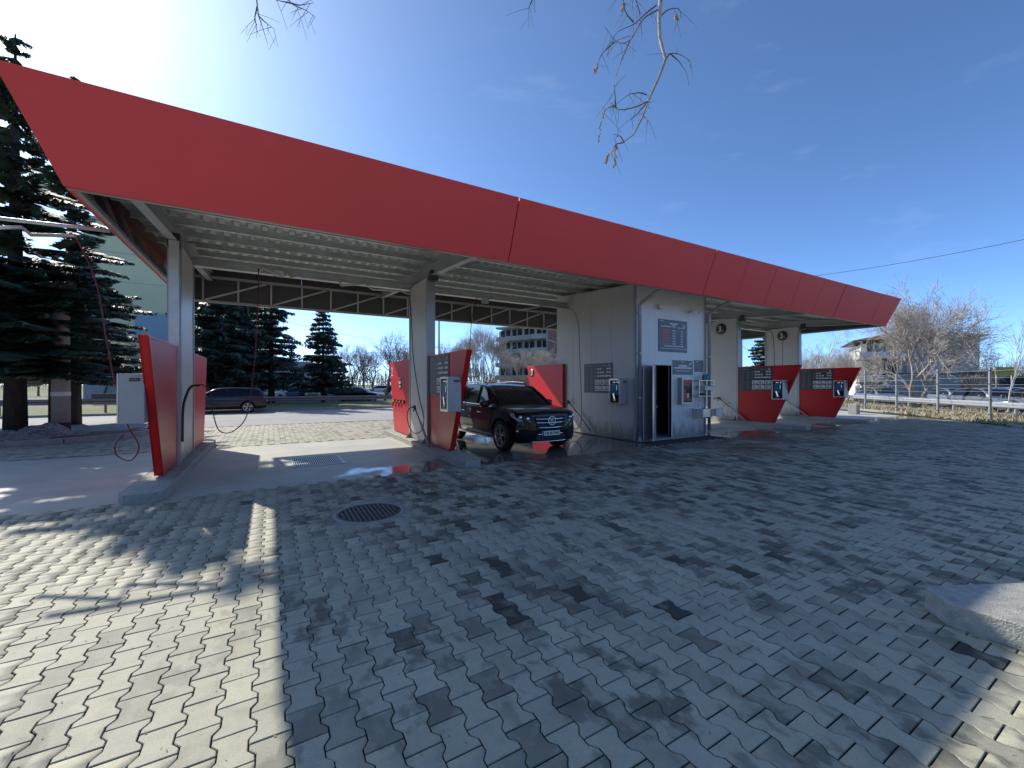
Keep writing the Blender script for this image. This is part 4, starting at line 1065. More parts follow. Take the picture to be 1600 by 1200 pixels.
def build_car(kind, paint, label, loc, rz, name='parked_car', group='parked cars beyond the wash', cat='car', suv=False):
    s_ = SPECS[kind]
    if kind not in CACHE: CACHE[kind] = (car_body(s_), greenhouse(s_)[0], wheel_meshes(s_['r'], .24 if kind == 'suv' else .2))
    bm_, gm_, wm_ = CACHE[kind]
    t = thing(name, label, cat, loc, rz, group)
    def link(nm, me, par=t): o = bpy.data.objects.new(nm, me); COL.objects.link(o); o.parent = par; return o
    b2 = bm_.copy(); b2.materials[0] = paint; b2.materials[1] = M['black']; link('body', b2)
    g2 = gm_.copy(); g2.materials[0] = paint; g2.materials[1] = M['screen_glass']; link('cabin', g2)
    hw = s_['W']/2
    for ax in s_['axles']:
        for sd_ in (-1, 1):
            e = link('wheel', wm_[2]); e.location = (ax, sd_*(hw-.13), s_['r']); e.rotation_euler = (0, 0, 0 if sd_ > 0 else math.pi)
            link('tyre', wm_[0], e); link('rim', wm_[1], e)
    if suv: return t
    X1 = s_['x'][0]; X0 = s_['x'][-1]; zt = s_['belt']
    for sd_ in (-1, 1):
        mb = MB(); mb.cbox((X1-.16, sd_*(hw-.24), zt-.32), .20, .28, .13, Matrix.Rotation(R(-28)*sd_, 3, 'Z').to_quaternion()); bevel(mb.build('headlight', M['chrome'], t), .03, 2)
        mb = MB(); mb.cbox((X0+.10, sd_*(hw-.15), zt-.16), .12, .13, .18, Matrix.Rotation(R(18)*sd_, 3, 'Z').to_quaternion()); bevel(mb.build('tail_light', M['red_edge'], t), .03, 2)
        mb = MB(); mb.cbox((.68, sd_*(hw+.06), zt+.04), .12, .18, .13); bevel(mb.build('mirror', paint, t), .03, 2)
        mb = MB(); mb.tube([(s_['gx'][0]-.02, sd_*(s_['gw']-.10), zt-.02), (s_['roof'][0]-.05, sd_*(s_['gw']-.20), s_['gz'][1]+.01)], .022, 6); mb.build('windscreen_pillar', paint, t)
        mb = MB(); mb.bar((-.30, sd_*(s_['gw']-.02), zt-.02), (-.34, sd_*(s_['gw']-.175), zt+.43), .05, .03, (0, 1, 0)); mb.build('door_pillar', M['black'], t)
    mb = MB(); mb.box(X1-.03, X1+.012, -.26, .26, .30, .41); mb.build('number_plate', M['white'], t)
    mb = MB(); mb.box(X0-.015, X0+.03, -.26, .26, .62, .73); mb.build('number_plate', M['white'], t)
    mb = MB(); mb.box(X1-.06, X1-.002, -.45, .45, .46, .58); bevel(mb.build('grille', M['black'], t), .01, 1)
    return t
def paint(name, c, metal=.0, rough=.25, coat=.7, spec=.4): return pm(name, c, rough, metal, .03, 2, 0, 60, coat, spec)
P_BLACK = paint('black_car_paint', (.003, .003, .0045), 0, .3, .68, .12)
M['lamp'] = pm('clear_headlamp', (.22, .23, .25), .12, .3, .3, 14); P_WHITE = paint('white_car_paint', (.62, .62, .62)); P_SILVER = paint('silver_car_paint', (.26, .28, .30), .5)
P_GREY = paint('dark_grey_car_paint', (.018, .021, .026), .2); P_BLUE = paint('dark_blue_car_paint', (.02, .035, .09), .3); P_YEL = paint('pale_yellow_car_paint', (.48, .45, .28))
P_RED = paint('dark_red_car_paint', (.22, .02, .02)); P_BLUEGREY = paint('blue_grey_car_paint', (.18, .22, .28), .4)

# ---- the black SUV in the third bay, nose towards the forecourt
SUV = build_car('suv', P_BLACK, 'glossy black SUV parked nose out in the wet third wash bay', (5.97, 10.76, .0), R(-90), 'black_suv', None, 'SUV', True)
def sp(mb, name, mat, bv=0, par=SUV, sg=1):
    o = mb.build(name, mat, par)
    if bv: bevel(o, bv, sg)
    return o
for s_ in (-1, 1):
    # headlamp housing wraps the corner
    mb = MB(); vs = [(2.335, .50*s_, .80), (2.31, .58*s_, .93), (2.17, .80*s_, .985), (1.98, .925*s_, 1.00), (2.02, .935*s_, .90), (2.21, .84*s_, .79), (2.33, .60*s_, .75)]
    vb = [(x-.07, y*.97, z) for x, y, z in vs]; n_ = len(vs)
    mb.add(vs+vb, [tuple(range(n_)) if s_ > 0 else tuple(reversed(range(n_)))]+[(i, (i+1) % n_, n_+(i+1) % n_, n_+i) for i in range(n_)])
    for i, p_ in enumerate(mb.v): mb.v[i] = (p_[0]+.035, p_[1]*1.01, p_[2])
    hl = mb.build('headlight', M['lamp'], SUV)
    mb = MB(); mb.tube([(2.372, .56*s_, .785), (2.28, .79*s_, .815), (2.11, .93*s_, .91), (2.03, .945*s_, .975)], .010, 6); mb.build('light_strip', M['chrome'], hl)
    for (x, y, z) in ((2.335, .64, .86), (2.24, .79, .89)):
        mb = MB(); mb.lathe([(0, .04), (.03, .038), (.045, .02), (.05, 0)], 14, Matrix.Translation((x+.01, y*s_, z)) @ Matrix.Rotation(R(90), 4, 'Y')); mb.build('lamp_lens', M['chrome'], hl)
    mb = MB(); mb.bar((2.335, .66*s_, .565), (2.20, .88*s_, .565), .03, .035); sp(mb, 'running_light', M['chrome'], .005)
    mb = MB(); mb.cbox((.80, 1.03*s_, 1.17), .17, .24, .17); sp(mb, 'mirror', P_BLACK, .05, sg=3)
    mb = MB(); mb.tube([(1.28, .81*s_, 1.12), (.90, .745*s_, 1.375), (.52, .685*s_, 1.60), (.15, .68*s_, 1.675)], .028, 6); sp(mb, 'windscreen_pillar', P_BLACK)
    mb = MB(); mb.bar((.02, .90*s_, 1.13), (-.02, .715*s_, 1.635), .07, .03, (0, 1, 0)); mb.bar((-1.10, .90*s_, 1.13), (-1.16, .715*s_, 1.62), .09, .03, (0, 1, 0)); sp(mb, 'door_pillar', M['blackgloss'])
    mb = MB(); mb.tube([(1.12, .895*s_, 1.155), (.4, .925*s_, 1.135), (-1.0, .925*s_, 1.15), (-1.95, .90*s_, 1.19)], .013, 6); sp(mb, 'window_chrome', M['chrome'])
    mb = MB(); mb.tube([(.25, .66*s_, 1.70), (.05, .66*s_, 1.745), (-.6, .66*s_, 1.775), (-1.6, .66*s_, 1.735), (-1.85, .66*s_, 1.665)], .02, 8); sp(mb, 'roof_rail', M['chrome'])
    mb = MB(); mb.box(-1.0, 1.02, .93*s_ if s_ > 0 else -1.06, 1.06 if s_ > 0 else -.93, .30, .345); sp(mb, 'side_step', M['stainless'], .012, sg=2)
    for x in (.28, -.78):
        mb = MB(); mb.tube([(x, .985*s_, .93), (x+.02, 1.005*s_, .93), (x+.20, 1.005*s_, .93), (x+.22, .985*s_, .93)], .013, 6); sp(mb, 'door_handle', M['chrome'])
    for x in (1.02, -.08, -1.12):
        mb = MB(); mb.tube([(x, .975*s_, .42), (x, .967*s_, .72), (x, .958*s_, .95), (x, .90*s_, 1.13)], .004, 4); sp(mb, 'door_gap', M['void'])
    mb = MB(); mb.bar((2.30, .50*s_, .30), (2.22, .70*s_, .44), .10, .14, (0, 0, 1)); sp(mb, 'air_intake', M['black'], .01)
    mb = MB(); mb.tube([(2.405, .16*s_, .475), (2.375, .46*s_, .475), (2.28, .66*s_, .315)], .018, 6); sp(mb, 'bumper_chrome', M['chrome'])
# grille
mb = MB(); vs = [(2.40, -.46, .90), (2.40, .46, .90), (2.42, .40, .64), (2.42, .30, .59), (2.42, -.30, .59), (2.42, -.40, .64)]; vb = [(2.28, y, z) for x, y, z in vs]
mb.add(vs+vb, [(0, 1, 2, 3, 4, 5)]+[(i, (i+1) % 6, 6+(i+1) % 6, 6+i) for i in range(6)]); gr = mb.build('grille', M['void'], SUV)
for z, hw_ in ((.85, .44), (.76, .42), (.64, .37)):
    mb = MB(); mb.tube([(2.405, -hw_, z), (2.432, -hw_*.6, z-.006), (2.438, 0, z-.010), (2.432, hw_*.6, z-.006), (2.405, hw_, z)], .014, 8); mb.build('chrome_bar', M['chrome'], gr)
mb = MB(); T = Matrix.Translation((2.452, 0, .80)) @ Matrix.Rotation(R(90), 4, 'Y')
prof = [(.105+.011*math.cos(a), .011*math.sin(a)) for a in [2*math.pi*k/8 for k in range(9)]]; mb.lathe(prof, 30, T)
for k in range(3):
    a = math.pi/2+k*2*math.pi/3; d_ = Vector((0, math.cos(a), math.sin(a))); q_ = Vector((0, -math.sin(a), math.cos(a))); c_ = Vector((2.452, 0, .80))
    mb.add([c_+q_*.024, c_-q_*.024, c_+d_*.10, c_+Vector((.015, 0, 0))], [(0, 3, 2), (3, 1, 2), (2, 3, 0), (2, 1, 3)])
mb.build('star_emblem', M['chrome'], gr)
mb = MB(); mb.lathe([(0, 0), (.09, 0)], 24, Matrix.Translation((2.444, 0, .80)) @ Matrix.Rotation(R(90), 4, 'Y')); mb.build('emblem_back', M['blackgloss'], gr)
mb = MB(); mb.box(2.30, 2.415, -.44, .44, .32, .45); sp(mb, 'lower_grille', M['void'], .01)
mb = MB(); mb.tube([(2.30, -.60, .30), (2.39, -.40, .295), (2.40, 0, .29), (2.39, .40, .295), (2.30, .60, .30)], .014, 6); sp(mb, 'skid_trim', M['chrome'])
mb = MB(); mb.box(2.40, 2.432, -.26, .26, .435, .55); pl = sp(mb, 'number_plate', M['white'], .004)
mb = MB(); mb.box(2.4325, 2.434, -.258, -.215, .437, .548); mb.build('blue_band', pm('eu_blue', (.02, .08, .35), .4), pl)
text('CB 0013HX', .098, M['blackgloss'], pl, 'plate_text', (2.4345, .02, .492), (0, 1, 0), (0, 0, 1), sx=.88)
mb = MB(); mb.tube([(1.30, -.55, 1.165), (1.24, -.2, 1.175), (1.20, .3, 1.18)], .012, 5); mb.tube([(1.30, .1, 1.165), (1.24, .4, 1.175), (1.20, .68, 1.16)], .012, 5); sp(mb, 'wiper', M['black'])
for z, w2 in ((1.22, .15), (1.22, -.15)): pass
# ------------------------------------------------------------ cars beyond
DN = 'cars parked in the lot across the road'; DR = 'cars parked on the street to the right'
def car_at(kind, paint_, label, px, d, heading, group, z=-.03):
    p = at_d(px, d, z); build_car(kind, paint_, label, p, heading, group=group)
car_at('wagon', P_GREY, 'dark station wagon parked alone at the far kerb of the road below the spruces', 347, 24.6, R(180), 'cars along the far kerb', 0)
car_at('sedan', P_SILVER, 'silver car half hidden behind spruce trunks in the lot', 398, 46, R(160), DN)
car_at('hatch', P_WHITE, 'white hatchback seen between the two spruces at left of the lot', 440, 44, R(-130), DN)
car_at('sedan', P_BLUE, 'dark blue car left of the pale yellow cars in the lot', 462, 45, R(200), DN)
car_at('hatch', P_YEL, 'pale yellow small car farther back in the lot', 476, 60, R(-105), DN)
car_at('hatch', P_YEL, 'pale yellow hatchback facing us beside the crisp spruce trunk', 494, 46, R(-105), DN)
car_at('sedan', P_WHITE, 'white sedan, first of the tight row right of the crisp spruce', 527, 52, R(-30), DN)
car_at('sedan', P_SILVER, 'silver sedan, second in the tight row right of the crisp spruce', 537, 49, R(-30), DN)
car_at('sedan', P_WHITE, 'white sedan, third in the tight row, just behind the black one', 548, 46, R(-30), DN)
car_at('sedan', P_BLACK, 'black sedan at the right end of the tight row in the lot', 561, 43, R(-30), DN)
car_at('hatch', P_BLACK, 'black hatchback under the branches of the crisp spruce', 519, 48, R(-100), DN)
car_at('wagon', P_WHITE, 'white car far off among bare trees left of the middle column', 590, 75, R(170), DN)
# right hand street; it runs along the fence
SD = math.atan2(12.4-3.8, 33.5-24.7)
car_at('wagon', P_BLUEGREY, 'dark blue grey wagon behind the fence left of the forked tree', 1376, 33, SD+math.pi, DR)
car_at('sedan', P_SILVER, 'silver sedan behind the fence right of the forked tree', 1490, 31, SD+math.pi, DR)
car_at('wagon', P_SILVER, 'silver wagon close behind the guardrail at the right edge', 1548, 25.5, SD+math.pi, DR)
car_at('hatch', P_SILVER, 'grey car with red tail lamp at the right picture edge', 1615, 23.5, SD, DR)
car_at('wagon', P_BLUEGREY, 'blue grey car farther back in the street at the right edge', 1585, 33, SD+math.pi, DR)
car_at('sedan', P_RED, 'dark red car far down the right hand street', 1335, 60, SD, DR)

# ------------------------------------------------------------ fences and rails
def post_fence():
    pts = [(1352, 641, 578), (1401, 645.5, 583), (1465.5, 652, 577), (1547, 660, 575)]
    t0 = at(pts[0][0], pts[0][1]); 
    t = thing('wire_fence', 'tall grey post fence with thin wires along the right edge of the forecourt', 'fence', t0)
    P = []
    for px, pb, pt in pts:
        b = at(px, pb); d = cam_depth(b.x, b.y); P.append((b, CAMZ+(600-pt)/FPX*d))
    b = P[-1][0]*2-P[-2][0]; P.append((b, P[-1][1])); b = P[-1][0]*2-P[-2][0]; P.append((b, P[-1][1]))
    b = P[0][0]*2-P[1][0]; P.insert(0, (b, P[0][1])); b = P[0][0]*2-P[1][0]; P.insert(0, (b, P[0][1]))
    for b, h in P:
        mb = MB(); c = b-t0; mb.cbox((c.x, c.y, h/2), .085, .085, h, Matrix.Rotation(SD, 3, 'Z').to_quaternion()); bevel(mb.build('post', M['steel'], t), .006, 1)
        for z in (.35, 1.0, 1.7, 2.3):
            mb = MB(); mb.cbox((c.x, c.y, z), .10, .10, .04); mb.build('clip', M['black'], t)
    for k in range(8):
        mb = MB(); 
        for (a, h), (c, h2) in zip(P[:-1], P[1:]):
            za = min(h, h2)-.12-k*.31; a_ = Vector((a.x-t0.x, a.y-t0.y, za)); c_ = Vector((c.x-t0.x, c.y-t0.y, za)); mb.tube([a_, c_], .007, 4)
        mb.build('wire', M['galv'], t)
post_fence()
def guardrail(label, a, b, mat, step=4.0, zt=.78, h=.31):
    a = Vector(a); b = Vector(b); t = thing('guardrail', label, 'guardrail', a); d = b-a; L = d.length; d.normalize(); nn = Vector((-d.y, d.x, 0))
    if nn.dot(Vector((-a.x, -a.y, 0))) < 0: nn = -nn
    prof = [(0, 0), (.06, .06), (.06, .11), (0, .155), (.06, .20), (.06, .25), (0, .31)]
    k = int(L/step)
    for i in range(k):
        vs = []; p0 = d*(step*i+.01); p1 = d*(step*(i+1)-.01)
        for p in (p0, p1):
            for o_, z in prof: vs.append(p+nn*o_+Vector((0, 0, zt-h+z)))
        mb = MB(); n_ = len(prof); mb.add(vs, [(j, j+1, n_+j+1, n_+j) for j in range(n_-1)]); mb.build('rail', mat, t)
        mb = MB(); c = p0-nn*.08; mb.cbox((c.x, c.y, (zt-.05)/2), .08, .12, zt-.05, Matrix.Rotation(math.atan2(d.y, d.x), 3, 'Z').to_quaternion()); mb.build('post', mat, t)
guardrail('weathered guardrail along the far side of the road behind the wagon', (-40, 31.3, .1), (60, 31.3, .1), M['rail_old'], 4.0)
g1 = at(1572, 648); g0 = at(1480, 644)
dd = (g1-g0).normalized(); dd = Vector((24.7-33.5, 3.8-12.4, 0)).normalized()
off = Vector((31.6, 5.2, 0))
guardrail('bright zinc guardrail on the dry grass strip behind the wire fence', off-dd*20, off+dd*16, M['rail'], 4.0)
# dry grass strip at the right
def strip():
    d = -dd; n_ = Vector((d.y, -d.x, 0)); base = Vector((24.75, 3.8, 0))
    a = base-d*14; b = base+d*26
    mb = MB(); q = [a+n_*.15, b+n_*.15, b+n_*6.2, a+n_*6.2]; mb.add([(p.x, p.y, .03) for p in q], [(0, 3, 2, 1)])
    struct(mb.build('grass_strip', M['earth']))
    rr = np.random.default_rng(3); vs = []; fs = []
    N_ = 26000
    s_ = rr.uniform(0, 40, N_); w_ = rr.uniform(.15, 6.1, N_)
    for i in range(N_):
        p = a+d*s_[i]+n_*w_[i]; h = rr.uniform(.06, .26)*(1.15 if math.sin(s_[i]*1.3)+math.sin(w_[i]*2.1+s_[i]*.4) > 0 else .6); th = rr.uniform(0, 6.28); lx, ly = math.cos(th)*.03, math.sin(th)*.03; bx, by = rr.normal(0, .09), rr.normal(0, .09)
        o = len(vs); vs += [(p.x-lx, p.y-ly, .03), (p.x+lx, p.y+ly, .03), (p.x+bx, p.y+by, .03+h)]; fs.append((o, o+1, o+2))
    me = bpy.data.meshes.new('dry_grass'); me.from_pydata(vs, [], fs); me.materials.append(M['drygrass']); o = bpy.data.objects.new('dry_grass', me); COL.objects.link(o)
    tag(o, 'dry straw coloured grass on the strip behind the right fence', 'grass', kind='stuff')
strip()

# ------------------------------------------------------------ trees
def spruce(h, spread, seed, dens=1.0, base=.12, mat='needle', leaf=.16, droop=.35, thin=2.0):
    """returns (trunk mesh, crown mesh)"""
    rr = np.random.default_rng(seed); mb = MB(); mb.tube([(0, 0, -.1), (0, 0, h*.3), (0, 0, h*.98)], [h*.018+.06, h*.014+.03, .02], 8)
    V = []; 
    z = h*base
    while z < h*.985:
        f = (z-h*base)/(h*(1-base)); L = spread*(1-f)**.85*rr.uniform(.85, 1.1)+.12
        nb = int(rr.integers(6, 9)); nb = nb if f < thin else max(2, int(nb*.42))
        for b in range(nb):
            th = rr.uniform(0, 6.28); l = L*rr.uniform(.6, 1.12); up = rr.uniform(-.05, .12)
            ca, sa = math.cos(th), math.sin(th)
            nseg = max(3, int(l/leaf*2.2*dens))
            for k in range(nseg):
                t_ = (k+.5)/nseg*.96+.04; x = l*t_; zz = z+up*x-droop*x*t_*.55+.10*l*t_**3
                wd = (1-t_)*l*.36+leaf*.6
                for s_ in (-1, 1):
                    for e in range(2):
                        y = s_*wd*rr.uniform(.25, 1.0); a0 = np.array([x-.05, y*.1, zz]); tip = np.array([x+abs(y)*.55+leaf*.3, y, zz-abs(y)*.22-rr.uniform(0, leaf*.8)])
                        wv = leaf*rr.uniform(.25, .45); dr = tip-a0; nx = np.array([-dr[1], dr[0], rr.uniform(-.5, .5)*leaf]); nn_ = np.linalg.norm(nx)+1e-6; nx = nx/nn_*wv
                        hang = np.array([0, 0, -leaf*rr.uniform(.3, 1.1)])
                        q = [a0, (a0+tip)/2+nx+hang*.4, tip, (a0+tip)/2-nx+hang]
                        V.append([(p[0]*ca-p[1]*sa, p[0]*sa+p[1]*ca, p[2]) for p in q])
            # the woody branch
        z += max(.16, .030*h)*rr.uniform(.7, 1.2)/max(.7, dens)
    V = np.array(V); n_ = len(V)
    me = bpy.data.meshes.new('crown'); me.vertices.add(n_*4); me.vertices.foreach_set('co', V.reshape(-1).astype(np.float32))
    me.loops.add(n_*4); me.loops.foreach_set('vertex_index', np.arange(n_*4, dtype=np.int32)); me.polygons.add(n_); me.polygons.foreach_set('loop_start', (np.arange(n_)*4).astype(np.int32)); me.update(calc_edges=True)
    me.materials.append(M[mat]); return mb.mesh('trunk', M['bark_dark']), me
def plant(meshes, label, loc, rz=0, sc=1, name='spruce_tree', group=None, scz=None):
    t = thing(name, label, 'tree', loc, rz, group); 
    for nm, me in zip(('trunk', 'crown'), meshes):
        o = bpy.data.objects.new(nm, me); COL.objects.link(o); o.parent = t; o.scale = (sc, sc, scz or sc)
    return t
GS = 'dark spruces around the wash'
p = at_d(26, 12.6); plant(spruce(12.7, 3.3, 11, 1.7, .17, leaf=.135, thin=.30), 'tall dark spruce at the left edge with thick trunk by the dirty snow', (p.x-.1, p.y+.2, 0), 0, 1, group=GS)
p = at_d(112, 17.5); plant(spruce(15.0, 3.2, 12, 1.5, .13, leaf=.15, thin=.34), 'second tall spruce behind the concrete pole at the left', (p.x, p.y, 0), 0, 1, group=GS)
fs1 = spruce(9.2, 2.9, 21, .75, .14, 'needle_far', .30, .30); fs2 = spruce(13.5, 3.9, 22, .75, .14, 'needle_far', .34)
for px, d, sc, m_, rz, lb in ((505, 38, 1.0, fs1, .3, 'crisp pointed spruce standing alone in the second bay opening'), (424, 36, .95, fs2, 1.0, 'spruce left of the crisp pointed one, its tip cut by the canopy'),
        (340, 33, 1.0, fs2, 2.2, 'broad spruce above the dark wagon, left one of the close pair'), (364, 35, 1.05, fs2, 4.0, 'broad spruce above the dark wagon, right one of the close pair'), (306, 38, 1.0, fs2, 5.0, 'spruce just right of the leftmost clad column'),
        (1196, 50, 1.02, fs1, 1.5, 'small spruce seen between the two clad walls right of the store'), (455, 62, .8, fs1, 2.5, 'low distant spruce behind the dark blue car')):
    p = at_d(px, d, .0); plant(m_, lb, p, rz, sc, group=GS)

def bare(h, spread, seed, levels=5, trunk_r=.14, fork=.35, up=.55, mat_b='bark', mat_t='twig', tw=1.0, weep=0.0, twr=.009, stems=1, first=None):
    rr = random.Random(seed); L1 = MB(); V = []
    def branch(p, d, l, r, lev):
        nseg = 4; pts = [p]; q = Vector(p); dd_ = Vector(d)
        for i in range(nseg):
            dd_ = (dd_+Vector((rr.uniform(-1, 1), rr.uniform(-1, 1), rr.uniform(-.6, .8)))*.16+Vector((0, 0, (.05 if lev < 3 else .02)-weep*lev*.05))).normalized(); q = q+dd_*(l/nseg); pts.append(q.copy())
        if lev <= 2: L1.tube(pts, [r*(1-.45*i/nseg) for i in range(nseg+1)], 7 if lev == 0 else 5, False)
        else:
            for i in range(nseg):
                a, b = pts[i], pts[i+1]; ra, rb = max(twr*.6, r*(1-.5*i/nseg)), max(twr*.4, r*(1-.5*(i+1)/nseg)); x = (b-a).cross(Vector((rr.random()-.5, rr.random()-.5, rr.random()))).normalized(); y = (b-a).cross(x).normalized()
                for u_, v_ in ((x, y),):
                    k1, k2, k3 = u_, (-u_*.5+v_*.87), (-u_*.5-v_*.87)
                    V.append((a+k1*ra, a+k2*ra, b+k2*rb, b+k1*rb)); V.append((a+k2*ra, a+k3*ra, b+k3*rb, b+k2*rb)); V.append((a+k3*ra, a+k1*ra, b+k1*rb, b+k3*rb))
        if lev >= levels: return
        nchild = (3 if lev == 0 else 4)+(1 if lev >= 2 else 0); nchild = max(2, int(round(nchild*(tw if lev >= 2 else 1))))
        for c in range(nchild):
            t_ = 1.0 if c == 0 and lev < 3 else rr.uniform(.35 if lev else .55, 1.0); i = min(nseg-1, int(t_*nseg)); o = pts[i].lerp(pts[i+1], t_*nseg-i) if t_ < 1 else pts[-1]
            ax = Vector((rr.uniform(-1, 1), rr.uniform(-1, 1), rr.uniform(-.3, .3))).normalized(); ang = rr.uniform(.35, 1.0)*(spread)
            nd = (dd_+ax.cross(dd_).normalized()*math.tan(min(1.25, ang)*.8)).normalized(); nd = (nd+Vector((0, 0, up*(.25 if lev < 2 else .1)))).normalized()
            branch(o, nd, l*rr.uniform(.64, .92), r*.52 if lev < 3 else r*.6, lev+1)
    for s_ in range(stems):
        if stems > 1: th = first[s_]; d = Vector((math.sin(th[0])*th[1], math.cos(th[0])*th[1], 1)).normalized()
        else: d = Vector((0, 0, 1))
        branch((0, 0, -.05), d, h*fork, trunk_r, 0)
    q = np.array([[tuple(p) for p in f] for f in V]); n_ = len(q)
    me = bpy.data.meshes.new('crown'); me.vertices.add(n_*4); me.vertices.foreach_set('co', q.reshape(-1).astype(np.float32))
    me.loops.add(n_*4); me.loops.foreach_set('vertex_index', np.arange(n_*4, dtype=np.int32)); me.polygons.add(n_); me.polygons.foreach_set('loop_start', (np.arange(n_)*4).astype(np.int32)); me.update(calc_edges=True)
    me.materials.append(M[mat_t]); print('tree', n_)
    return L1.mesh('trunk', M[mat_b]), me
GB = 'bare deciduous trees'
bt = [bare(8.2, 1.0, 31, 6, .17, .27, twr=.011, tw=.6), bare(8.5, .9, 32, 6, .16, .27, twr=.011, tw=.6), bare(7.8, 1.1, 33, 6, .15, .25, twr=.012, tw=.6)]
bp_ = bare(9, .85, 34, 6, .14, .30, mat_b='bark_pale', mat_t='twig_pale', twr=.013, tw=.75)
bushm = bare(4.2, 1.2, 36, 5, .06, .22, mat_t='twig_tan', twr=.022, stems=3, first=[(0, .5), (2, .5), (4, .5)])
lst = [(601, 40, .95, 0, 'bare tree with spreading limbs just left of the middle clad column'), (566, 47, .85, 1, 'bare tree behind the tight row of sedans'), (583, 60, 1.1, 2, 'farther bare tree between the two nearest bare ones'), (630, 58, 1.1, 1, 'bare tree partly behind the number 2 panel'),
       (547, 70, 1.2, 0, 'hazy bare tree beyond the tight row of sedans'), (663, 65, 1.1, 2, 'bare tree peeping past the middle column'), (700, 52, .95, 1, 'bare tree right of the thin lamp post'),
       (160, 42, .8, 0, 'small bare tree before the beige block at left'), (118, 52, .8, 1, 'thin bare tree on the far lawn at left'), (222, 36, .7, 2, 'bare tree close to the grey gable wall'), (60, 60, 1.0, 2, 'bare tree far behind the big left spruces'), (470, 75, 1.2, 2, 'distant bare tree between the spruces'),
       (620, 85, 1.5, 2, 'tall faint bare tree at the back of the lot'), (530, 95, 1.5, 1, 'tall faint bare tree right of the crisp spruce')]
for px, d, sc, k, lb in lst: plant(bt[k], lb, at_d(px, d, 0), px*.37, sc, 'bare_tree', GB)
for px, d, sc, lb in ((762, 50, .98, 'pale bare tree left of the unfinished block, above the SUV roof'), (738, 60, .9, 'pale bare tree right behind the trapezoid panel'), (722, 80, 1.2, 'faint pale tree above the trapezoid panel'), (789, 72, .9, 'pale slim tree in front of the unfinished block'), (812, 58, .72, 'pale tree before the left balconies of the unfinished block'), (838, 64, .78, 'pale tree before the near corner of the unfinished block'), (862, 55, .7, 'pale tree before the brick side of the unfinished block')):
    plant(bp_, lb, at_d(px, d, 0), px*.7, sc, 'bare_tree', GB)
for px, d, sc, lb in ((850, 38, 1.0, 'tan bushy tree above the number 3 panel'), (872, 42, 1.15, 'tan bushy tree beside the store side wall'), (815, 40, .8, 'low tan bush just above the SUV roof'), (785, 36, .75, 'low brown bush above the SUV bonnet side'), (760, 38, .7, 'low brown bush right of the red trapezoid panel'),
                      (830, 52, .9, 'brown thicket in front of the unfinished block')):
    plant(bushm, lb, at_d(px, d, 0), px*.5, sc, 'bare_bush', 'tan bushes behind the third bay')
# the big forked tree at right
big = bare(7.9, 1.2, 45, 6, .16, .27, up=.15, mat_b='bark_pale', mat_t='twig_pale', twr=.012, tw=.8, stems=2, first=[(-1.0, .45), (2.1, .62)])
plant(big, 'wide forked bare tree behind the fence at right, full of pale twigs', at_d(1431, 28.5, 0), 0.2, 1.12, 'bare_tree', GB)
bir = bare(9, .75, 46, 6, .12, .30, up=.9, mat_b='birch', mat_t='twig_pale', weep=1.6, twr=.010, tw=.8)
for px, d, sc, rz, lb in ((1277, 38, .78, 0, 'birch with white trunk and weeping twigs under the canopy end'), (1318, 42, .76, 2, 'weeping birch behind the far right red panel'), (1345, 55, .80, 4, 'farther weeping birch left of the white house'), (1252, 48, .78, 5, 'weeping birch beside the far clad wall')):
    plant(bir, lb, at_d(px, d, 0), rz, sc, 'birch_tree', GB)
yg = bare(4.6, .7, 52, 3, .045, .55, up=1.2, mat_b='birch', mat_t='twig_pale', twr=.014)
plant(yg, 'young tree with pale straight stem in the dry grass at right', at_d(1573, 21.5, 0), 0, .86, 'young_tree', GB)
for px, d, sc, lb in ((1585, 55, .6, 'dark bare tree behind the yellow sign'), (1540, 60, .62, 'dark bare tree left of the yellow sign'), (1620, 50, .7, 'dark bare tree at the right picture edge')):
    plant(bt[1], lb, at_d(px, d, 0), px*.5, sc, 'bare_tree', GB)
# one far wood that reads as a mass
def wood():
    rr = np.random.default_rng(9); V = []
    for i in range(13000):
        px = rr.uniform(-250, 1900); d = rr.uniform(120, 160); b = at_d(px, d, 0); h = rr.uniform(5, 12)*(1+.25*math.sin(px*.02)+.15*math.sin(px*.07)); z0 = rr.uniform(0, h*.5); th = rr.normal(0, .35); w_ = rr.uniform(.03, .09); l = h-z0
        q = Vector((RT.x*math.sin(th)*l*.5, RT.y*math.sin(th)*l*.5, l))
        V.append([(b.x-RT.x*w_, b.y-RT.y*w_, z0), (b.x+RT.x*w_, b.y+RT.y*w_, z0), (b.x+q.x, b.y+q.y, z0+q.z)])
    for i in range(9000):   # unseen trees added behind the viewer to darken reflections
        a = rr.uniform(R(100), R(275)); d = rr.uniform(48, 75); b = FW*(math.cos(a)*d)+RT*(math.sin(a)*d); h = rr.uniform(7, 13)*(1+.25*math.sin(a*9)); z0 = rr.uniform(0, h*.6); l = h-z0; sx = Vector((-b.y, b.x, 0)).normalized()*rr.uniform(.15, .4)
        V.append([(b.x-sx.x, b.y-sx.y, z0), (b.x+sx.x, b.y+sx.y, z0), (b.x+rr.normal(0, 1), b.y+rr.normal(0, 1), z0+l)])
    V = np.array(V).reshape(-1, 3); me = bpy.data.meshes.new('far_wood'); me.from_pydata(V.tolist(), [], [(3*i, 3*i+1, 3*i+2) for i in range(len(V)//3)]); me.materials.append(M['twig'])
    o = bpy.data.objects.new('far_wood', me); COL.objects.link(o); tag(o, 'far belt of bare trees on the horizon, plus unseen added trees behind the viewer', 'wood', kind='stuff')
wood()

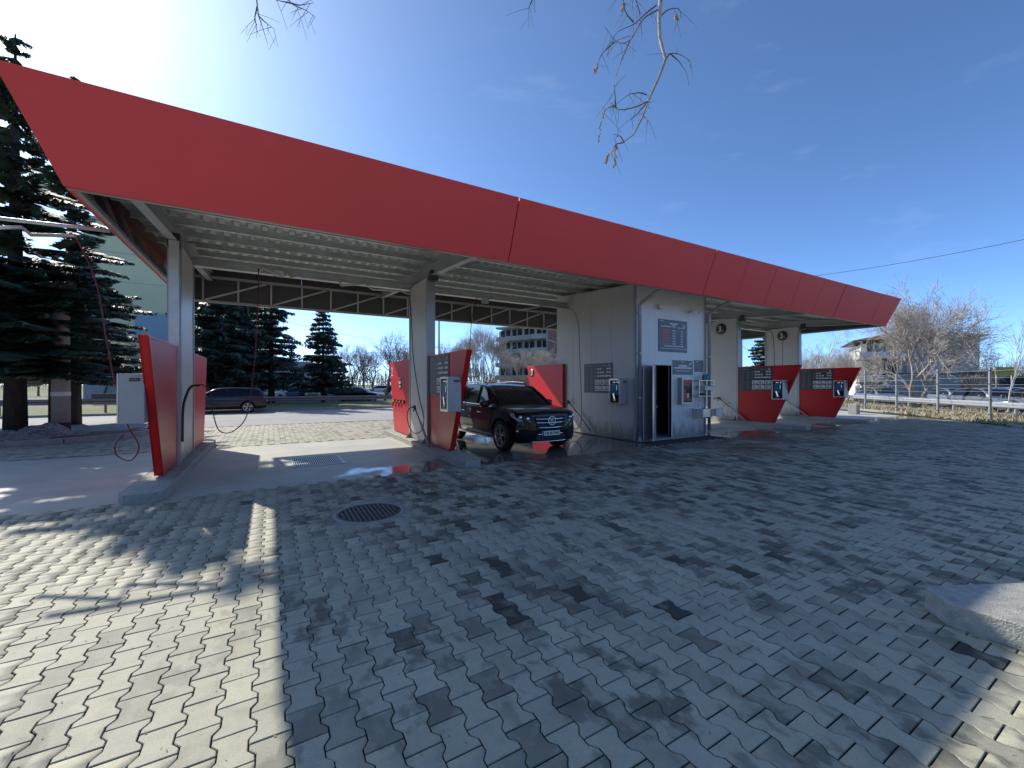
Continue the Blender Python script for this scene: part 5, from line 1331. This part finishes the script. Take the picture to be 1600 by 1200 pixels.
# overhanging birch branch, nearer than the canopy, hanging into the top of the view
def hang(label, trunk, twigs, clusters, d0, loc_name='overhanging_branch'):
    t = thing(loc_name, label, 'branch', pd(trunk[0][0], trunk[0][1], d0)); o0 = t.location.copy()
    def P(x, y, k=0): return pd(x, y, d0+k)-o0
    mb = MB(); n_ = len(trunk); mb.tube([P(x, y) for x, y in trunk], [trunk_r*(1-.75*i/(n_-1)) for i in range(n_)], 7); mb.build('limb', M['bark_pale'], t)
    rr = random.Random(4); mb = MB(); tw = MB()
    for q, path in enumerate(twigs):
        k = rr.uniform(-.25, .25); m_ = len(path); pts = [P(x, y, k*i/(m_-1)) for i, (x, y) in enumerate(path)]
        pts = catmull(pts, 4); mb.tube(pts, [max(.0024, .0085*(1-.85*i/(len(pts)-1))) for i in range(len(pts))], 5)
        for i in range(2, len(pts)):
            if rr.random() < .5:
                a = pts[i]; d = Vector((rr.uniform(-1, 1), rr.uniform(-1, 1), rr.uniform(-1.5, .5))).normalized()*rr.uniform(.08, .28)
                mid = a+d*.5+Vector((0, 0, -.015)); e = a+d+Vector((0, 0, -.05)); tw.tube([a, mid, e], [.0032, .0025, .0016], 3)
                if rr.random() < .5: tw.tube([mid, mid+Vector((rr.uniform(-.08, .08), rr.uniform(-.08, .08), -rr.uniform(.04, .12)))], .0018, 3)
    mb.build('branchlet', M['bark'], t); tw.build('fine_twigs', M['twig'], t)['kind'] = 'stuff'
    for (x0, y0, x1, y1) in clusters:
        c = MB()
        for s_ in range(16):
            f = s_/15; x = x0+(x1-x0)*f+rr.uniform(-2.2, 2.2); y = y0+(y1-y0)*f; p_ = P(x, y, rr.uniform(-.03, .03)); r_ = rr.uniform(.008, .016); a = Vector((rr.uniform(-1, 1), rr.uniform(-1, 1), -1.4)).normalized()*r_*1.6
            c.tube([p_-a, p_, p_+a], [.002, r_*.7, .002], 5)
        c.build('catkin_cluster', M['catkin'], t)
trunk_r = .024
T1 = [(1040, -60), (1032, 0), (1030, 30), (1031, 60), (1040, 92), (1030, 120), (1014, 155), (1003, 185), (990, 210), (973, 223)]
TW = [[(1028, 15), (1005, 30), (985, 62), (965, 66), (945, 42)], [(985, 62), (975, 85), (962, 120)], [(960, 66), (940, 85), (932, 108)], [(1026, 8), (1008, 22), (990, 38), (965, 50), (955, 70)], [(1000, 22), (995, 5), (985, -20)], [(990, 35), (978, 20), (974, 0), (970, -20)],
      [(1032, 25), (1045, 15), (1060, 14), (1065, 28)], [(1041, 92), (1047, 84), (1062, 85), (1078, 95)], [(1047, 84), (1060, 95), (1072, 112)], [(1013, 158), (990, 168), (966, 171), (955, 160)], [(1012, 160), (995, 178), (985, 188)], [(1010, 148), (1000, 145), (985, 147), (975, 153)], [(960, 165), (948, 170), (940, 185)],
      [(973, 223), (962, 226), (955, 240)], [(975, 222), (968, 212), (960, 218)], [(962, 168), (961, 150), (960, 132)], [(1032, 5), (1040, -10), (1052, -25)], [(1004, 180), (1010, 186), (1014, 190)]]
CL = [(944, 168, 935, 220), (963, 228, 958, 240), (950, 242, 946, 254), (963, 243, 959, 262), (932, 105, 930, 114), (975, 5, 972, 16), (1056, 24, 1058, 31)]
hang('birch branch with tan catkins hanging into the blue sky above the canopy', T1, TW, CL, 4.6)
trunk_r = .010
hang('thin bare twig hanging at the top left of the sky', [(398, -30), (401, 0), (404, 25), (410, 42), (418, 68)], [[(404, 25), (415, 35), (428, 45)], [(402, 10), (398, 30), (402, 40)], [(440, -20), (455, 5), (478, 16), (492, 26)], [(455, 5), (440, 2), (430, 0)], [(455, 5), (470, 8), (490, 4)]], [], 4.6)
hang('very small twig tip at the top centre of the sky', [(832, -40), (834, -10), (836, 20)], [[(834, -5), (828, 8), (826, 14)]], [], 4.6)

# ------------------------------------------------------------ snow heap, poles, wires
def mound(label, c, sx, sy, h, seed, mat):
    rr = random.Random(seed); n_ = 26; vs = []; fs = []
    import mathutils.noise as mn
    for i in range(n_+1):
        for j in range(n_+1):
            x = (i/n_-.5)*2; y = (j/n_-.5)*2; r_ = math.sqrt(x*x+y*y); f = max(0, 1-r_*r_)
            z = h*f*(.65+.7*mn.noise(Vector((x*2.3+seed, y*2.3, 0))))+.03*mn.noise(Vector((x*9, y*9, seed))); vs.append((x*sx, y*sy, z*min(1, f*3)-.02))
    for i in range(n_):
        for j in range(n_): a = i*(n_+1)+j; fs.append((a, a+n_+1, a+n_+2, a+1))
    mb = MB(); mb.smooth = True; mb.add(vs, fs); o = mb.build('snow_heap', mat); o.location = c; tag(o, label, 'snow', 'heaps of dirty snow'); return o
p = at(60, 687); mound('larger heap of dirty snow beside the big spruce trunk', (p.x, p.y+.3, .09), 1.15, .6, .42, 3, M['snow'])
p = at(10, 694); mound('low heap of dirty snow at the left picture edge', (p.x-.4, p.y+.2, .09), 1.3, .6, .3, 5, M['snow'])
p = at(95, 683); t = thing('concrete_pole', 'thick pale concrete pole with paper notices behind the verge', 'pole', (p.x, p.y, .05))
mb = MB(); mb.tube([(0, 0, 0), (0, 0, 4.6)], [.225, .20], 20); mb.build('pole_shaft', M['concrete_pole'], t)
mb = MB(); mb.lathe([(.228, 1.27), (.226, 1.40)], 24); mb.build('paper_notice', M['white'], t)
mb = MB(); mb.lathe([(.230, .12), (.229, .42)], 24, Matrix.Rotation(.5, 4, 'Z')); o = mb.build('dark_stain_band', M['bark_dark'], t)
p = at(78, 684); t = thing('steel_pipe', 'thin dark steel pipe standing beside the concrete pole', 'pole', (p.x, p.y, .05)); mb = MB(); mb.tube([(0, 0, 0), (.02, 0, 3.8)], .045, 10); mb.build('pipe', M['rust'], t)
p = at_d(686, 33); t = thing('street_lamp', 'thin street lamp post above the trapezoid panel', 'street lamp', p); mb = MB(); mb.tube([(0, 0, 0), (0, 0, 6), (0, 0, 9)], [.09, .07, .05], 10); mb.build('post', M['steel'], t)
mb = MB(); mb.tube([(0, 0, 9), (.6, 0, 9.2), (1.4, 0, 9.25)], .035, 8); mb.build('arm', M['steel'], t); mb = MB(); mb.cbox((1.6, 0, 9.25), .6, .22, .1); bevel(mb.build('lamp_head', M['steel'], t), .03)
p = at_d(1158, 40); t = thing('concrete_pole', 'slim pale pole beside the small spruce right of the store', 'pole', p); mb = MB(); mb.tube([(0, 0, 0), (0, 0, 8)], [.14, .10], 12); mb.build('pole_shaft', M['concrete_pole'], t)
def wire(label, a, b, sag=.5, r=.018):
    a = Vector(a); b = Vector(b); mb = MB(); mb.tube([a.lerp(b, k/16)-Vector((0, 0, sag*4*(k/16)*(1-k/16))) for k in range(17)], r, 4); tag(mb.build('overhead_wire', M['wire']), label, 'wire')
wire('single overhead wire rising to the right across the blue sky', pd(1230, 436, 45), pd(1900, 305, 26), .6)
wire('faint overhead wire beside the slim pale pole', pd(1158, 540, 40), pd(1240, 575, 60), .3, .02)
wire('overhead wire low over the lot, seen in the second bay', pd(440, 500, 55), pd(760, 548, 55), .8, .02)

# ------------------------------------------------------------ buildings
def block(name, label, px, d, rz, W, D, H, wallm, floors, cols, winm, z0=0, win=(1.3, 1.4), roof=None, sides=('f',), cat='building', trim=None):
    p = at_d(px, d, 0); t = thing(name, label, cat, (p.x, p.y, 0), rz)
    mb = MB(); mb.box(0, W, 0, D, -.1, H); mb.build('wall', wallm, t)
    mb = MB(); mb.box(-.25, W+.25, -.25, D+.25, H+.002, H+.35); mb.build('roof', roof or M['trim'], t)
    fh = (H-.6)/floors; fm = None
    def win_at(x, y, z, ang):
        w_, h_ = win; T = Matrix.Translation((x, y, z)) @ Matrix.Rotation(ang, 4, 'Z')
        mb = MB(); mb.box(-w_/2-.08, w_/2+.08, -.05, .02, -.08, h_+.08, T); f = mb.build('window', trim or M['white'], t)
        mb = MB()
        for s_ in (-1, 1):
            a, b = (-w_/2, -.03) if s_ < 0 else (.03, w_/2); mb.box(a, b, -.058, -.052, 0, h_, T)
        mb.build('pane', winm, f)
    for f in range(floors):
        z = .9+fh*f
        if 'f' in sides:
            for c in range(cols): win_at(W*(c+.5)/cols, 0, z, 0)
        n2 = max(1, int(cols*D/W))
        if 'l' in sides:
            for c in range(n2): win_at(0, D*(c+.5)/n2, z, R(-90))
        if 'r' in sides:
            for c in range(n2): win_at(W, D*(c+.5)/n2, z, R(90))
    return t
M['beige'] = pm('beige_render', (.70, .66, .40), .9, 0, .06, .4); M['greyr'] = pm('grey_render', (.48, .49, .47), .9, 0, .06, .4); M['orange'] = pm('ochre_render', (.50, .27, .10), .9, 0, .06, .4)
M['bluep'] = pm('blue_facade_panel', (.34, .43, .50), .8, 0, .06, .4); M['pinkp'] = pm('pink_facade_panel', (.42, .26, .22), .8, 0, .06, .4); M['brownp'] = pm('brown_facade_panel', (.22, .15, .10), .8, 0, .06, .4)
M['winglass'] = pm('window_glass', (.03, .04, .05), .12, 0, .2, 1.5); M['whiter'] = pm('white_render', (.72, .70, .64), .85, 0, .08, .6); M['rawc'] = pm('raw_grey_concrete', (.36, .345, .31), .9, 0, .2, .6); M['brick'] = pm('red_brick_infill', (.25, .10, .08), .9, 0, .2, 2)
M['corr'] = ribbed('corrugated_grey_fence', (.26, .29, .31), .5, pitch=.3, strength=1.0)
# big beige block behind the left spruces
rzb = 0
t = block('apartment_block', 'large beige apartment block with colour panels behind the left spruces', 130, 42, rzb, 15.0, 12, 18.5, M['beige'], 6, 5, M['winglass'], sides=())
def q_(x0, x1, z0, z1, mat, nm): mb = MB(); mb.box(x0, x1, -.06, -.004, z0, z1); mb.build(nm, mat, t)
q_(4.0, 8.0, 6.2, 9.3, M['bluep'], 'blue_panel'); q_(8.02, 10.0, 6.2, 9.3, M['pinkp'], 'pink_panel'); q_(10.02, 12.2, 6.2, 9.3, M['brownp'], 'brown_panel'); q_(5.4, 8.2, 3.2, 6.19, M['bluep'], 'pale_blue_panel')
for z in (3.1, 6.1, 9.4, 12.4, 15.4): mb = MB(); mb.box(-.01, 15.01, -.03, -.003, z, z+.05); mb.build('panel_joint', M['trim'], t)
q_(0.02, 14.98, .0, 3.08, M['greyr'], 'ground_floor_render')
block('apartment_block', 'long pale block behind the close pair of spruces with many windows', 318, 62, 0, 9.5, 10, 17, M['whiter'], 5, 4, M['winglass'])
block('low_building', 'small ochre building between the spruces beyond the lot', 438, 74, R(-10), 5, 6, 5.4, M['orange'], 2, 3, M['winglass'], win=(.8, 1.1))
block('low_building', 'cream house right beside the small ochre building', 466, 76, R(-8), 5.5, 6, 4.6, M['whiter'], 1, 2, M['winglass'], win=(.8, 1.1), roof=M['brownp'])
block('low_building', 'row of pale shop fronts behind the dark wagon', 330, 52, 0, 13, 6, 4.2, M['greyr'], 1, 6, M['winglass'], win=(1.2, 2.2))
block('blue_kiosk', 'dark blue kiosk behind the wagon at the foot of the spruce pair', 332, 36, 0, 2.0, 2.0, 3.2, pm('blue_sheet', (.02, .05, .14), .5), 1, 1, M['winglass'], win=(1.2, 1.0), cat='kiosk')
mb = MB(); p = at_d(143, 34, 0); mb.box(0, 9, 0, .3, 0, .9); o = mb.build('low_wall', M['brownp']); o.location = p; tag(o, 'low brown wall on the far lawn before the grey gable', 'wall')
# unfinished concrete block with balconies, behind the third bay
p = at_d(776, 88, 0); t = thing('unfinished_building', 'unfinished grey concrete apartment block with stepped balconies behind the third bay', 'building', (p.x, p.y, 0), R(-52))
# local x runs to the right along the balcony side, towards the near corner
for s_ in range(4):
    x0 = s_*3.0; y0 = -s_*.9; Ht = 13.0
    mb = MB(); mb.box(x0+.02, x0+2.98, y0+1.3, 14, 0, Ht+.3*(s_ % 2)); mb.build('wall', M['rawc'], t)
    for f in range(5):
        z = f*2.7
        mb = MB(); mb.box(x0-.1, x0+2.9, y0-.3, y0+1.29, z+2.55, z+2.72); mb.box(x0-.1, x0+2.9, y0-.3, y0-.2, z+2.725, z+3.5 if f < 4 else z+2.9); mb.build('balcony', M['rawc'], t)
        for wx in (x0+.5, x0+1.7):
            mb = MB(); mb.box(wx, wx+.85, y0+1.22, y0+1.297, z+.7, z+2.3); mb.build('window_opening', M['void'], t)
    mb = MB(); mb.box(x0+.3, x0+2.3, y0+1.5, y0+4, Ht+.31, Ht+.9); mb.build('roof_box', M['rawc'], t)
mb = MB(); mb.box(12.0, 12.2, -3.2, 14, 0, 14.2); mb.build('end_wall', M['rawc'], t)
mb = MB(); mb.box(12.2, 12.6, -3.4, 14, 12.9, 14.3); mb.build('cornice', M['rawc'], t)
for k in range(7):
    for f in range(5): mb = MB(); mb.box(12.2, 12.26, -3.0+k*2.45, -3.0+k*2.45+2.2, f*2.6+.1, f*2.6+2.4); mb.build('brick_infill', M['brick'], t)
t = thing('roof_crane', 'small crane jib above the roof of the unfinished block', 'crane', pd(808, 537, 90)); mb = MB(); mb.bar((0, 0, -2), (-.6, .3, 2.6), .25, .25); mb.build('jib', M['rust'], t); mb = MB(); mb.tube([(-.6, .3, 2.6), (-.7, .35, 1.2)], .04, 4); mb.build('cable', M['wire'], t)
# white house with balconies at right
p = at_d(1348, 44, 0); t = thing('white_house', 'white two storey house with curved balconies and tiled roof behind the forked tree', 'house', (p.x, p.y, 0), R(-62))
def hb(nm, mat, x0, x1, y0, y1, z0, z1): mb = MB(); mb.box(x0, x1, y0, y1, z0, z1); return mb.build(nm, mat, t)
hb('wall', M['greyr'], 3.5, 8.6, -.0, 9, 0, 6.2); hb('front_wall', M['whiter'], 0, 3.49, 1.2, 9, 0, 6.0)
hb('balcony', M['whiter'], -.3, 3.45, -.2, 1.19, 4.35, 5.1); hb('balcony', M['whiter'], -.3, 3.45, -.2, 1.19, 1.9, 2.5)
hb('slab', M['brownp'], -.4, 3.48, -.3, 1.18, 1.7, 1.895); hb('slab', M['brownp'], -.4, 3.48, -.3, 1.18, 4.15, 4.345)
for x in (-.1, .9, 1.9, 3.0):
    mb = MB(); mb.tube([(x, .0, 0), (x, 0, 1.69)], .10, 8); mb.tube([(x, 0, 2.51), (x, 0, 4.14)], .08, 8); mb.tube([(x, 0, 5.11), (x, 0, 6.3)], .08, 8); mb.build('column', M['whiter'], t)
mb = MB(); mb.add([(-.9, -.9, 6.3), (9.2, -.9, 6.3), (9.2, 9.5, 6.3), (-.9, 9.5, 6.3), (3, 4.3, 7.4), (6, 4.3, 7.4)], [(0, 1, 5, 4), (1, 2, 5), (2, 3, 4, 5), (3, 0, 4), (3, 2, 1, 0)]); mb.build('roof', pm('dark_roof_tiles', (.10, .065, .05), .8, 0, .3, 6), t)
for x, z in ((.5, 2.6), (1.9, 2.6), (.5, 5.15), (1.9, 5.15)):
    mb = MB(); mb.box(x, x+1.0, 1.15, 1.195, z, z+1.1); f = mb.build('window', M['brownp'], t); mb = MB(); mb.box(x+.08, x+.92, 1.135, 1.147, z+.08, z+1.02); mb.build('pane', M['winglass'], f)
for x, z in ((4.6, 5.0), (6.8, 5.0)):
    mb = MB(); mb.box(x, x+1.3, -.05, -.002, z, z+.9); f = mb.build('window', M['white'], t); mb = MB(); mb.box(x+.08, x+1.22, -.062, -.052, z+.08, z+.82); mb.build('pane', M['winglass'], f)
# long sheet metal wall and dark shed behind the street
def longwall(nm, label, px0, d0, px1, d1, h, mat, cap, cat='wall', th=.2):
    a = at_d(px0, d0, 0); b = at_d(px1, d1, 0); t = thing(nm, label, cat, a, math.atan2(b.y-a.y, b.x-a.x)); L = (b-a).length; k = max(1, int(L/2.4))
    for i in range(k): mb = MB(); mb.box(L*i/k+.01, L*(i+1)/k-.01, 0, th, 0, h); mb.build('sheet_panel', mat, t)
    mb = MB(); mb.box(-.05, L+.05, -.06, th+.06, h+.002, h+.16); mb.build('cap', cap, t); return t
longwall('sheet_metal_wall', 'long blue grey corrugated wall behind the forked tree', 1380, 40, 1499, 37, 2.55, M['corr'], M['black'])
longwall('dark_shed', 'black open fronted shed right of the corrugated wall', 1501, 38, 1562, 36, 2.7, M['board'], M['black'], 'shed', 2.5)
longwall('garden_gate', 'small pale green gate wall left of the white house', 1336, 46, 1360, 44, 1.5, pm('pale_green_sheet', (.25, .34, .32), .6), M['white'])
longwall('board_fence', 'dark board fence behind the cars at the right picture edge', 1564, 40, 1680, 34, 2.3, M['board'], M['black'], 'fence')
p = at_d(1583, 31, 0); t = thing('yellow_sign', 'yellow banner sign on two posts behind the young tree', 'sign', p, math.atan2(RT.y, RT.x)); 
zc = CAMZ+(600-581)/FPX*31
mb = MB(); mb.box(-1.35, .1, -.02, .02, zc-.28, zc+.36); bevel(mb.build('sign_face', pm('yellow_sign_face', (.55, .42, .03), .6), t), .005, 1)
for x in (-1.2, -.05): mb = MB(); mb.tube([(x, .06, 0), (x, .06, zc+.36)], .03, 8); mb.build('post', M['steel'], t)
mb = MB(); mb.box(-1.2, -.7, -.025, -.021, zc+.10, zc+.17); mb.box(-.6, -.1, -.025, -.021, zc+.02, zc+.09); mb.build('printed_lines', M['brownp'], t)

# ------------------------------------------------------------ person far off
def person(label, loc, rz, top, legs):
    t = thing('person', label, 'person', loc, rz)
    V = [(0, 0, .95), (0, 0, 1.18), (0, 0, 1.42), (0, 0, 1.52), (0, .01, 1.66), (-.19, 0, 1.42), (-.25, .02, 1.15), (-.22, .10, .93), (.19, 0, 1.42), (.26, -.01, 1.15), (.24, .05, .90), (-.09, 0, .90), (-.11, .05, .50), (-.12, -.02, .08), (-.12, .12, .03), (.09, 0, .90), (.11, -.02, .50), (.13, -.10, .08), (.13, .04, .03)]
    E = [(0, 1), (1, 2), (2, 3), (3, 4), (2, 5), (5, 6), (6, 7), (2, 8), (8, 9), (9, 10), (0, 11), (11, 12), (12, 13), (13, 14), (0, 15), (15, 16), (16, 17), (17, 18)]
    Rr = [.15, .14, .15, .055, .10, .075, .055, .04, .075, .055, .04, .10, .07, .05, .04, .10, .07, .05, .04]
    me = bpy.data.meshes.new('body'); me.from_pydata(V, E, []); o = bpy.data.objects.new('body', me); COL.objects.link(o)
    md = o.modifiers.new('s', 'SKIN'); 
    for i, sv in enumerate(me.skin_vertices[0].data): sv.radius = (Rr[i], Rr[i]*.85); sv.use_root = (i == 0)
    o.modifiers.new('d', 'SUBSURF').levels = 1
    bpy.context.view_layer.update(); m2 = bpy.data.meshes.new_from_object(o.evaluated_get(bpy.context.evaluated_depsgraph_get())); bpy.data.objects.remove(o)
    for m_ in (top, legs, pm('skin_tone', (.42, .26, .19), .6)): m2.materials.append(m_)
    for f in m2.polygons: f.material_index = 2 if f.center.z > 1.5 else (0 if f.center.z > .92 else 1)
    b = bpy.data.objects.new('body', m2); COL.objects.link(b); b.parent = t
    mb = MB(); mb.lathe([(0, 1.79), (.07, 1.775), (.10, 1.72), (.098, 1.66)], 12); mb.build('hair', M['black'], t)
jk = pm('dark_jacket', (.015, .016, .02), .8); tr = pm('dark_trousers', (.02, .022, .03), .8)
person('person in a dark coat walking left of the number 2 panel, beyond the road', at_d(608, 44, .0), 2.6, jk, tr)

# fallen leaf bits and grit on the paving
def litter():
    rr = np.random.default_rng(8); vs = []; fs = []
    for i in range(700):
        d = rr.uniform(1.6, 7)**1.0; l = rr.uniform(-1.25, 1.25)*d; b = FW*d+RT*l
        if b.y > 7.7: continue
        s_ = rr.uniform(.003, .011); th = rr.uniform(0, 6.28); c, s2 = math.cos(th)*s_, math.sin(th)*s_; o = len(vs); z = .003
        vs += [(b.x-c, b.y-s2, z), (b.x+s2*.5, b.y-c*.5, z+.001), (b.x+c, b.y+s2, z+rr.uniform(0, .006)), (b.x-s2*.5, b.y+c*.5, z+.002)]; fs.append((o, o+1, o+2, o+3))
    me = bpy.data.meshes.new('leaf_litter'); me.from_pydata(vs, [], fs); me.materials.append(M['catkin']); o = bpy.data.objects.new('leaf_litter', me); COL.objects.link(o)
    tag(o, 'tiny dry leaf bits scattered over the grey pavers', 'litter', kind='stuff')
litter()
